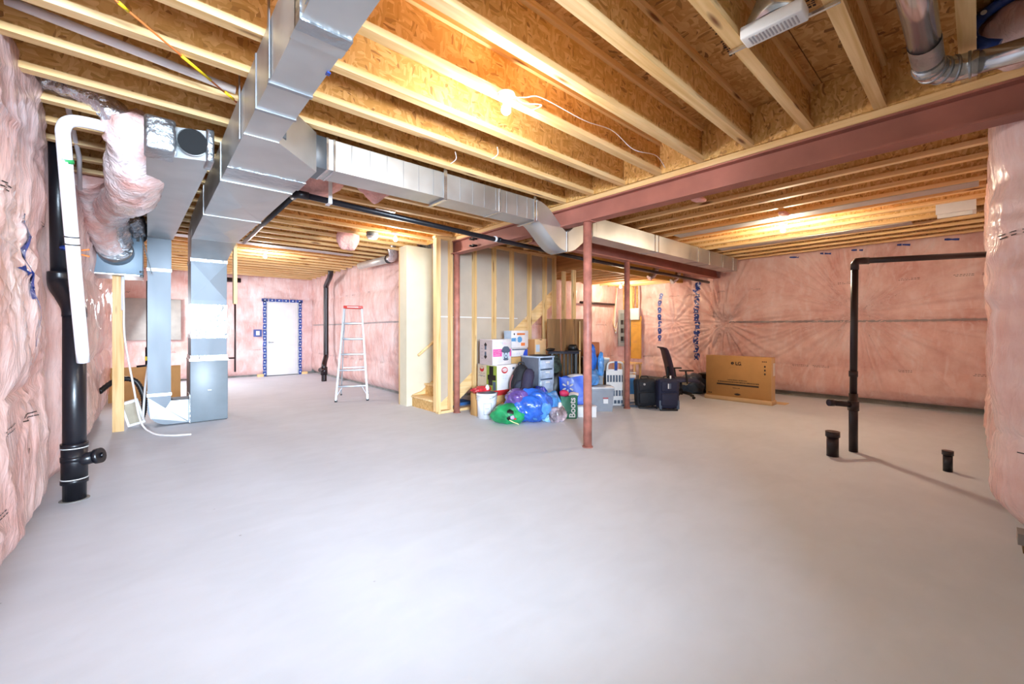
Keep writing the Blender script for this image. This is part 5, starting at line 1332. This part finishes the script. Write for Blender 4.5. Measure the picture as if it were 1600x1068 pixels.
bt1 = thing('blue_plastic_bag', 'crumpled blue bag with a hanging tail, lying on top of the grey tote', 'bag', (5.42, 4.18, .39))
soft('bag_body', (5.43, 4.18, .52), (.16, .12, .14), lblueb, 31, bt1, amp=.3, fold=.2); soft('bag_upper', (5.44, 4.22, .82), (.11, .09, .22), mat('vivid_blue_plastic', '1f66c9', .3, bump=.8, bscale=14, coat=.6), 32, bt1, amp=.4, fold=.25)
soft('bag_tail', (5.60, 4.12, .72), (.055, .05, .21), lblueb, 33, bt1, amp=.3, fold=.3)
t5 = tote('storage_tote', 'dull grey tote at the back of the pile, under the orange box', (5.88, 4.50, 0), .32, .26, .80, greyp, mat('lid_b', 'c3c5c9', .4), -YAW, 'grey storage totes')
ob = carton('orange_box', 'small orange brown box standing above the blue bag near the column', 'box', (5.78, 4.41, .83), (5.98, 4.59, 1.08), [mat('terracotta_card', 'b0643a', .7)], rz=-YAW)
t6 = tote('storage_tote', 'pale grey tote with a white lid above the white slatted panel', (6.15, 4.60, .45), .36, .26, .32, mat('pale_tote', '9ca4ac', .4), mat('white_lid', 'dddddb', .4), -YAW, 'grey storage totes')
t7 = carton('cardboard_box', 'brown box behind the white slatted panel, under the pale grey tote', 'box', (6.04, 4.46, 0), (6.34, 4.74, .44), [M['card']], rz=0)

pg = thing('pet_gate', 'white slotted plastic pet gate standing beside the grey tote', 'pet gate', (6.06, 4.17, 0), -YAW)
mb = MB()
for (z0, z1) in ((0, .03), (.09, .16), (.26, .40), (.52, .62)): mb.box((-.15, -.02, z0), (.15, 0, z1))
for (z0, z1, nn) in ((.03, .09, 6), (.16, .26, 7), (.40, .52, 7)):
    for i in range(nn): 
        x = -.15 + .3 * i / (nn - 1) - (.012 if i == nn - 1 else 0); mb.box((x - .0, -.02, z0), (x + .014, 0, z1))
mb.build('slotted_panel', M['white'], pg, local=True); mb_ = pg.children[-1]; mb_['kind'] = 'stuff'
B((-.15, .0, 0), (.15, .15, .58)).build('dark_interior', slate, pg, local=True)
MB().tube(smooth_path([(-.13, -.01, .60), (-.12, -.01, .70), (-.06, -.01, .74), (.10, -.01, .74), (.14, -.01, .68), (.15, -.01, .5), (.15, -.01, .1)], 6), .018, 10).build('white_frame', M['white'], pg, local=True)
B((-.01, -.03, .60), (.04, -.02, .76)).build('blue_clip', M['tape'], pg, local=True)
co = thing('cooler', 'blue cooler box with a white lid behind the right hand steel column', 'cooler', (6.80, 4.45, 0), -YAW)
MB().bbox((-.16, -.13, .10), (.16, .13, .40), .015).build('body', mat('cooler_blue', '2f7fd2', .4), co, local=True); MB().bbox((-.17, -.14, .40), (.17, .14, .46), .015).build('lid', M['white'], co, local=True); MB().bbox((-.155, -.125, 0), (.155, .125, .10), .01).build('base', M['white'], co, local=True)
MB().tube([(-.17, 0, .36), (-.18, -.1, .5), (.18, -.1, .5), (.17, 0, .36)], .01, 8).build('handle', M['white'], co, local=True)
tag(MB().tube(smooth_path([(6.0, 3.98, .03), (6.15, 3.85, .02), (6.35, 3.78, .02), (6.5, 3.85, .02), (6.45, 4.02, .02), (6.3, 4.1, .02)], 8), .013, 8).build('hose', slate), 'dark grey hose lying on the floor at the foot of the right hand column', 'hose')

# slatted black rack with a tray and a hat
rk = thing('slatted_rack', 'black slatted plastic rack with a tray top, in front of the brown boards', 'rack', (5.30, 4.67, 0), -YAW)
for i in range(7):
    x = -.19 + i * .063; B((x - .010, -.10, .10), (x + .010, -.085, .90)).build('slat', M['black'], rk, local=True)
for z_ in (.08, .5): B((-.21, -.105, z_), (.21, -.08, z_ + .03)).build('rail', M['black'], rk, local=True)
for x in (-.2, .2):
    for y_ in (-.09, .12): B((x - .015, y_ - .015, 0), (x + .015, y_ + .015, .90)).build('leg', M['black'], rk, local=True)
MB().bbox((-.27, -.14, .90), (.25, .16, .925), .01).tube([(-.26, -.14, .935), (.24, -.14, .935)], .012, 8).build('tray', mat('charcoal_plastic', '2a2b38', .35), rk, local=True)
ht = thing('black_hat', 'black brimmed hat resting on the tray of the slatted rack', 'hat', (5.43, 4.57, .93))
MB().tube([(5.43, 4.57, .94), (5.43, 4.57, .955)], [.14, .13], 24).build('brim', M['black'], ht); MB().tube([(5.43, 4.57, .955), (5.43, 4.57, 1.02), (5.43, 4.57, 1.05)], [.09, .08, .06], 20).build('crown', M['black'], ht)
tag(soft('black_glove', (5.12, 4.80, .965), (.10, .06, .03), M['black'], 41, sub=3), 'small black cloth at the left end of the rack tray', 'cloth')
cm = thing('dark_garment_bag', 'dark mottled green and black garment bag right of the drawers', 'bag', (5.03, 4.60, 0))
camo = mat('mottled_dark_cloth', '2c3a33', .8, var=.45, vscale=16); soft('bag_upper', (5.03, 4.62, .68), (.12, .10, .20), camo, 42, cm, amp=.2, flat=False); soft('bag_lower', (5.0, 4.56, .30), (.15, .12, .34), M['black'], 43, cm, amp=.2)

# brown laminated boards and stick
for i, (dx, lab, a_) in enumerate([(-.25, 'left brown laminate board leaning behind the slatted rack', '8a5f2a'), (.01, 'middle brown laminate board leaning behind the slatted rack', '9a6a30'), (.26, 'right brown laminate board leaning behind the slatted rack', '855a26')]):
    t = thing('laminate_board', lab, 'board', (5.70, 4.90, 0), -YAW + R(8), 'brown boards leaning in a row')
    MB().box((dx - .122, -.009, 0), (dx + .122, .009, 1.50), rot=Euler((R(-4), 0, 0)).to_matrix(), c=(dx, 0, 0)).build('board_face', wood('laminate_%s' % 'abc'[i], a_, '6f4a1e', 'Z', knots=False), t, local=True)
for i, (x, y_, x2, y2, h_, lab) in enumerate([(5.55, 4.52, 5.72, 4.66, 1.45, 'thin pale stick leaning against the brown boards, longest'), (5.60, 4.46, 5.73, 4.58, 1.1, 'thin pale stick leaning against the brown boards, shortest')]):
    tag(MB().tube([(x, y_, 0), (x2, y2, h_)], .011, 8).build('wooden_stick', M['lumZ']), lab, 'stick', 'sticks leaning on the boards')

# suitcases
def suitcase(label, loc, w, d, h, body, rz, tilt=0.0, patches=True):
    t = thing('suitcase', label, 'suitcase', loc, rz, 'suitcases by the column')
    MB().bbox((-w / 2, -d / 2, .03), (w / 2, d / 2, h), .05, seg=4).build('shell', body, t, local=True)
    MB().bbox((-w / 2 + .035, -d / 2 - .03, .08), (w / 2 - .035, -d / 2 + .03, h * .56), .025, seg=3).build('front_pocket', body, t, local=True)
    MB().bbox((-w / 2 + .04, -d / 2 - .018, h * .60), (w / 2 - .04, -d / 2 + .03, h * .93), .018, seg=3).build('top_pocket', body, t, local=True)
    MB().tube(smooth_path([(-.06, 0, h - .01), (-.05, 0, h + .03), (.05, 0, h + .03), (.06, 0, h - .01)], 5), .009, 8).build('handle', M['black'], t, local=True)
    for s in (-1, 1):
        MB().tube([(s * (w / 2 - .03) - .01, d / 2 - .02, .025), (s * (w / 2 - .03) + .01, d / 2 - .02, .025)], .025, 14).build('wheel', M['black'], t, local=True)
        if patches: MB().bbox((s * (w / 2 - .03) - .022, -d / 2 - .008, .03), (s * (w / 2 - .03) + .022, -d / 2 + .02, .17), .006).build('corner_guard', slate, t, local=True)
    MB().bbox((-w / 2 + .03, -d / 2, 0), (w / 2 - .03, -d / 2 + .04, .03), .004).build('foot', M['black'], t, local=True)
    return t
k1 = suitcase('black soft suitcase with a small silver badge, leaning beside the steel column', (6.27, 3.70, 0), .34, .19, .49, blackc, -YAW + R(-4), patches=False)
MB().tube([(-.04, -.122, .405), (-.04, -.114, .405)], .018, 14).build('badge', M['metal'], k1, local=True)
k1.rotation_euler = (0, R(-3), -YAW)
k2 = suitcase('navy soft suitcase with grey corner guards and a white tag', (6.34, 3.36, 0), .34, .20, .51, navyc, -YAW)
B((-.03, -.123, .36), (-.015, -.119, .44)).build('label', M['white'], k2, local=True); B((-.012, -.123, .36), (.02, -.119, .44)).build('label', slate, k2, local=True)
MB().bbox((.025, -.05, .50), (.05, -.04, .56), .003).build('luggage_tag', M['white'], k2, local=True)

# office chair
oc = thing('office_chair', 'dark mesh back office chair facing the right wall, behind the navy suitcase', 'chair', (7.70, 3.80, 0), -YAW)
mesh_m = mat('dark_mesh_fabric', '3a2634', .7, bump=.4, bscale=80)
def slab(mb, pts, w, th):       # a curved slab following (x,z) points, width along y
    n = len(pts); vs = []
    for i, (x, z) in enumerate(pts):
        ww = w[i] if isinstance(w, (list, tuple)) else w
        a = pts[max(i - 1, 0)]; b_ = pts[min(i + 1, n - 1)]; tx, tz = b_[0] - a[0], b_[1] - a[1]; l = math.hypot(tx, tz); nx, nz = -tz / l * th / 2, tx / l * th / 2
        for s in (-1, 1):
            vs += [(x + nx, s * ww / 2, z + nz), (x - nx, s * ww / 2, z - nz)]
    fs = []
    for i in range(n - 1):
        a = i * 4; b_ = a + 4
        fs += [(a, b_, b_ + 2, a + 2), (a + 1, a + 3, b_ + 3, b_ + 1), (a, a + 1, b_ + 1, b_), (a + 2, b_ + 2, b_ + 3, a + 3)]
    fs += [(0, 2, 3, 1), (4 * n - 4, 4 * n - 3, 4 * n - 1, 4 * n - 2)]
    return mb.add(vs, fs, 0, True)
slab(MB(), [(-.20, .38), (-.215, .50), (-.235, .62), (-.27, .76), (-.31, .90), (-.34, .95), (-.40, .965)], [.36, .40, .42, .42, .38, .36, .32], .022).build('backrest', mesh_m, oc, local=True)
slab(MB(), [(-.20, .33), (-.1, .345), (.1, .35), (.22, .34), (.27, .31)], [.42, .46, .48, .46, .40], .055).build('seat', mat('grey_seat_fabric', '3b3a50', .8, bump=.3), oc, local=True)
MB().tube(smooth_path([(-.05, 0, .30), (-.2, 0, .29), (-.25, 0, .38), (-.25, 0, .60)], 5), .022, 10).build('back_bar', M['black'], oc, local=True)
for s in (-1, 1):
    a_ = MB().tube(smooth_path([(.02, s * .25, .30), (.0, s * .27, .40), (-.02, s * .27, .53)], 5), .018, 10).build('arm_post', M['black'], oc, local=True)
    MB().bbox((-.14, s * .27 - .035, .53), (.12, s * .27 + .035, .555), .01).build('arm_pad', M['black'], a_, local=True)
MB().tube([(0, 0, .08), (0, 0, .31)], .025, 14).tube([(0, 0, .06), (0, 0, .16)], .038, 14).build('gas_column', M['black'], oc, local=True)
for i in range(5):
    a = R(20) + i * 2 * PI / 5; c_, s_ = math.cos(a), math.sin(a)
    g = MB().tube([(0, 0, .11), (.26 * c_, .26 * s_, .065)], [.026, .016], 10).build('base_leg', M['black'], oc, local=True)
    MB().tube([(.26 * c_ - .018 * s_, .26 * s_ + .018 * c_, .026), (.26 * c_ + .018 * s_, .26 * s_ - .018 * c_, .026)], .026, 12).build('caster', M['black'], g, local=True)

tb = thing('dark_tarp_bag', 'dark grey blue tarp bundle on the floor behind the office chair', 'bag', (8.5, 3.95, 0))
soft('bundle', (8.45, 3.90, .17), (.30, .24, .20), mat('grey_blue_tarp', '37485a', .4, bump=.8, bscale=9, coat=.4), 51, tb, amp=.4, fold=.25); soft('cream_fold', (8.18, 3.92, .24), (.14, .08, .06), mat('cream_cloth', 'b7ab8e', .7), 52, tb, amp=.3, fold=.3)
bk = thing('black_bin', 'black box on the floor between the tarp bundle and the big television carton', 'box', (8.9, 3.7, 0))
MB().bbox((8.62, 3.52, 0), (9.1, 3.85, .38), .02).build('bin_body', M['black'], bk); MB().bbox((8.6, 3.5, .38), (9.12, 3.87, .40), .006).build('bin_lid', M['black'], bk)

# television carton
tv = thing('television_carton', 'large flat television carton with a round logo, standing against the right wall', 'box', (8.15, 2.9, 0))
cardf = mat('kraft_front', 'b98e58', .75, var=.03); cards = mat('kraft_side', 'd0b288', .75, var=.03)
MB().bbox((8.02, 2.36, .03), (8.22, 3.46, .82), .004, seg=1).build('body', cardf, tv)
B((8.03, 2.354, .04), (8.21, 2.359, .81)).build('side_panel', cards, tv)
MB().bbox((8.00, 2.34, .0), (8.24, 3.48, .075), .004, seg=1).build('tray_base', cards, tv)
B((8.10, 2.352, .50), (8.20, 2.354, .72)).build('shipping_label', M['white'], tv)
XF = 8.019
def tvshape(pts, m=M['print'], name='printed_mark', d=.0015): return MB().prism([(y_, z_) for y_, z_ in pts], 0, XF - d, XF).build(name, m, tv)
lg = oval(2.985, .69, .026, .026, 24); tvshape(lg, name='round_logo')
for (y0, z0, y1, z1) in ((2.979, .676, 2.983, .706), (2.965, .674, 2.979, .678)): tvshape(rect(y0, z0, y1, z1), cardf, 'logo_line', .003)
text('LG', .082, (XF - .0005, 2.885, .688), FACE_NEG_X, M['print'], tv, 'lettering', bold=True)
def tvbars(y0, y1, z0, h, seed):
    r_ = random.Random(seed); mb = MB(); y_ = y0
    while y_ > y1:
        w = r_.uniform(.008, .02); mb.prism(rect(y_ - w, z0, y_, z0 + h), 0, XF - .001, XF); y_ -= w + r_.uniform(.004, .012)
    mb.build('printed_text', M['print'], tv)
tvbars(3.07, 2.74, .375, .016, 1); tvbars(3.24, 2.56, .335, .020, 2); tvbars(2.92, 2.84, .655, .008, 3); tvbars(2.98, 2.86, .235, .012, 7)
tvshape(rect(2.55, .285, 3.26, .312), name='black_band')
tvshape([(2.96, .13), (2.93, .145), (2.90, .15), (2.87, .145), (2.84, .13), (2.87, .115), (2.90, .11), (2.93, .115)], name='dark_oval')
tvbars(3.42, 3.36, .11, .02, 4); tvbars(2.50, 2.42, .735, .018, 5)
for i in range(3): tvshape(oval(2.455, .66 - i * .065, .014, .018, 10), name='care_symbol')
tag(B((8.26, 2.22, 0), (8.5, 2.42, .01)).build('cardboard_flap', cards), 'flat scrap of cardboard on the floor behind the television carton', 'cardboard')

# electrical corner
ep = thing('electrical_panel', 'grey electrical panel on the wall left of the yellow board', 'electrical panel', (9.60, 6.32, 1.3))
MB().bbox((9.57, 6.12, .86), (9.66, 6.48, 1.84), .006).build('box', mat('panel_grey', '9aa2a2', .5), ep)
B((9.565, 6.20, .95), (9.57, 6.40, 1.74)).build('cover', mat('panel_cover', '7d8786', .5), ep)
for i in range(6): B((9.556, 6.22 + (i % 2) * .09, 1.0 + (i // 2) * .22), (9.565, 6.29 + (i % 2) * .09, 1.12 + (i // 2) * .22)).build('breaker', M['black'], ep)
pbd = thing('panel_board', 'yellow plywood board with a white box at its top, right of the electrical panel', 'board', (9.62, 5.95, 1.2))
B((9.60, 5.80, .55), (9.62, 6.10, 1.66)).build('board_face', mat('yellow_plywood', 'd2a046', .7), pbd); MB().bbox((9.54, 5.83, 1.56), (9.60, 6.09, 1.86), .008).build('white_box', M['white'], pbd)
for z_ in (1.5, 1.44, 1.38, 1.0, .96): B((9.597, 5.92, z_), (9.60, 6.04, z_ + .014)).build('printed_mark', M['card'], pbd)
cw = thing('cable_bundle', 'bundle of yellow and white cables hanging left of the electrical panel', 'cable', (9.55, 6.45, 1.5))
for i in range(4): MB().tube(smooth_path([(9.58, 6.50 + i * .012, 2.44), (9.56, 6.53 + i * .01, 2.0), (9.55, 6.56 + .02 * i, 1.5), (9.54, 6.53, 1.2 + .05 * i), (9.55, 6.49, 1.5)], 6), .009, 6).build('cable', mat('yellow_cable', 'dcb85a', .5) if i % 2 else M['pvc'], cw)
cs_ = thing('conduit_post', 'pale wood stud with two conduits above the electrical panel', 'post', (9.6, 6.2, 2.1))
B((9.60, 6.05, 1.86), (9.64, 6.19, 2.44)).build('stud', M['lumZ'], cs_)
for y_ in (5.90, 6.0, 6.3): MB().tube([(9.58, y_, 1.84), (9.58, y_, 2.44)], .022, 10).build('conduit', M['plyX'], cs_)
wsx = thing('wood_bench', 'small rough wooden bench below the yellow board', 'bench', (9.4, 6.0, 0))
MB().bbox((9.25, 5.75, .42), (9.58, 6.45, .46), .004).build('bench_top', M['lumY'], wsx)
for y_ in (5.80, 6.40):
    for x in (9.28, 9.54): B((x, y_ - .02, 0), (x + .04, y_ + .02, .42)).build('leg', M['lumZ'], wsx)
tag(MB().tube([(8.0, 6.50, 1.98), (9.45, 6.52, 1.98)], .03, 10).build('back_wall_pipe', M['abs_brown']), 'dark horizontal pipe on the back wall behind the nearest column', 'pipe')
tag(B((3.80, 5.9, 0), (4.3, 6.2, .05)).build('blue_mat', mat('blue_mat', '2f5f98', .8)), 'blue mat on the floor under the lowest stair steps', 'mat')

# rim insulation batt with blue tape above the beam end, by the foreground wall
ri = thing('rim_insulation', 'pink insulation batt edged in blue tape above the steel beam end, near corner', 'insulation', (3.5, -.12, 2.9))
soft('batt', (3.53, -.17, 2.90), (.20, .19, .16), M['pink'], 61, ri, flat=False, amp=.2, fold=.1)
mb = MB(); ring = []
for k_ in range(13):
    a = R(-60) + R(240) * k_ / 12; ring.append((3.345 + .02 * math.sin(a * 2), -.17 + .20 * math.cos(a), 2.90 + .135 * math.sin(a)))
mb.tube(ring, .028, 8); mb.build('blue_tape_edge', M['tape'], ri)
for k_ in (2, 5, 8): MB().tube([(ring[k_][0] - .03, ring[k_][1], ring[k_][2]), (ring[k_][0] - .026, ring[k_][1], ring[k_][2])], .012, 10).build('tape_mark', M['tdot'], ri)
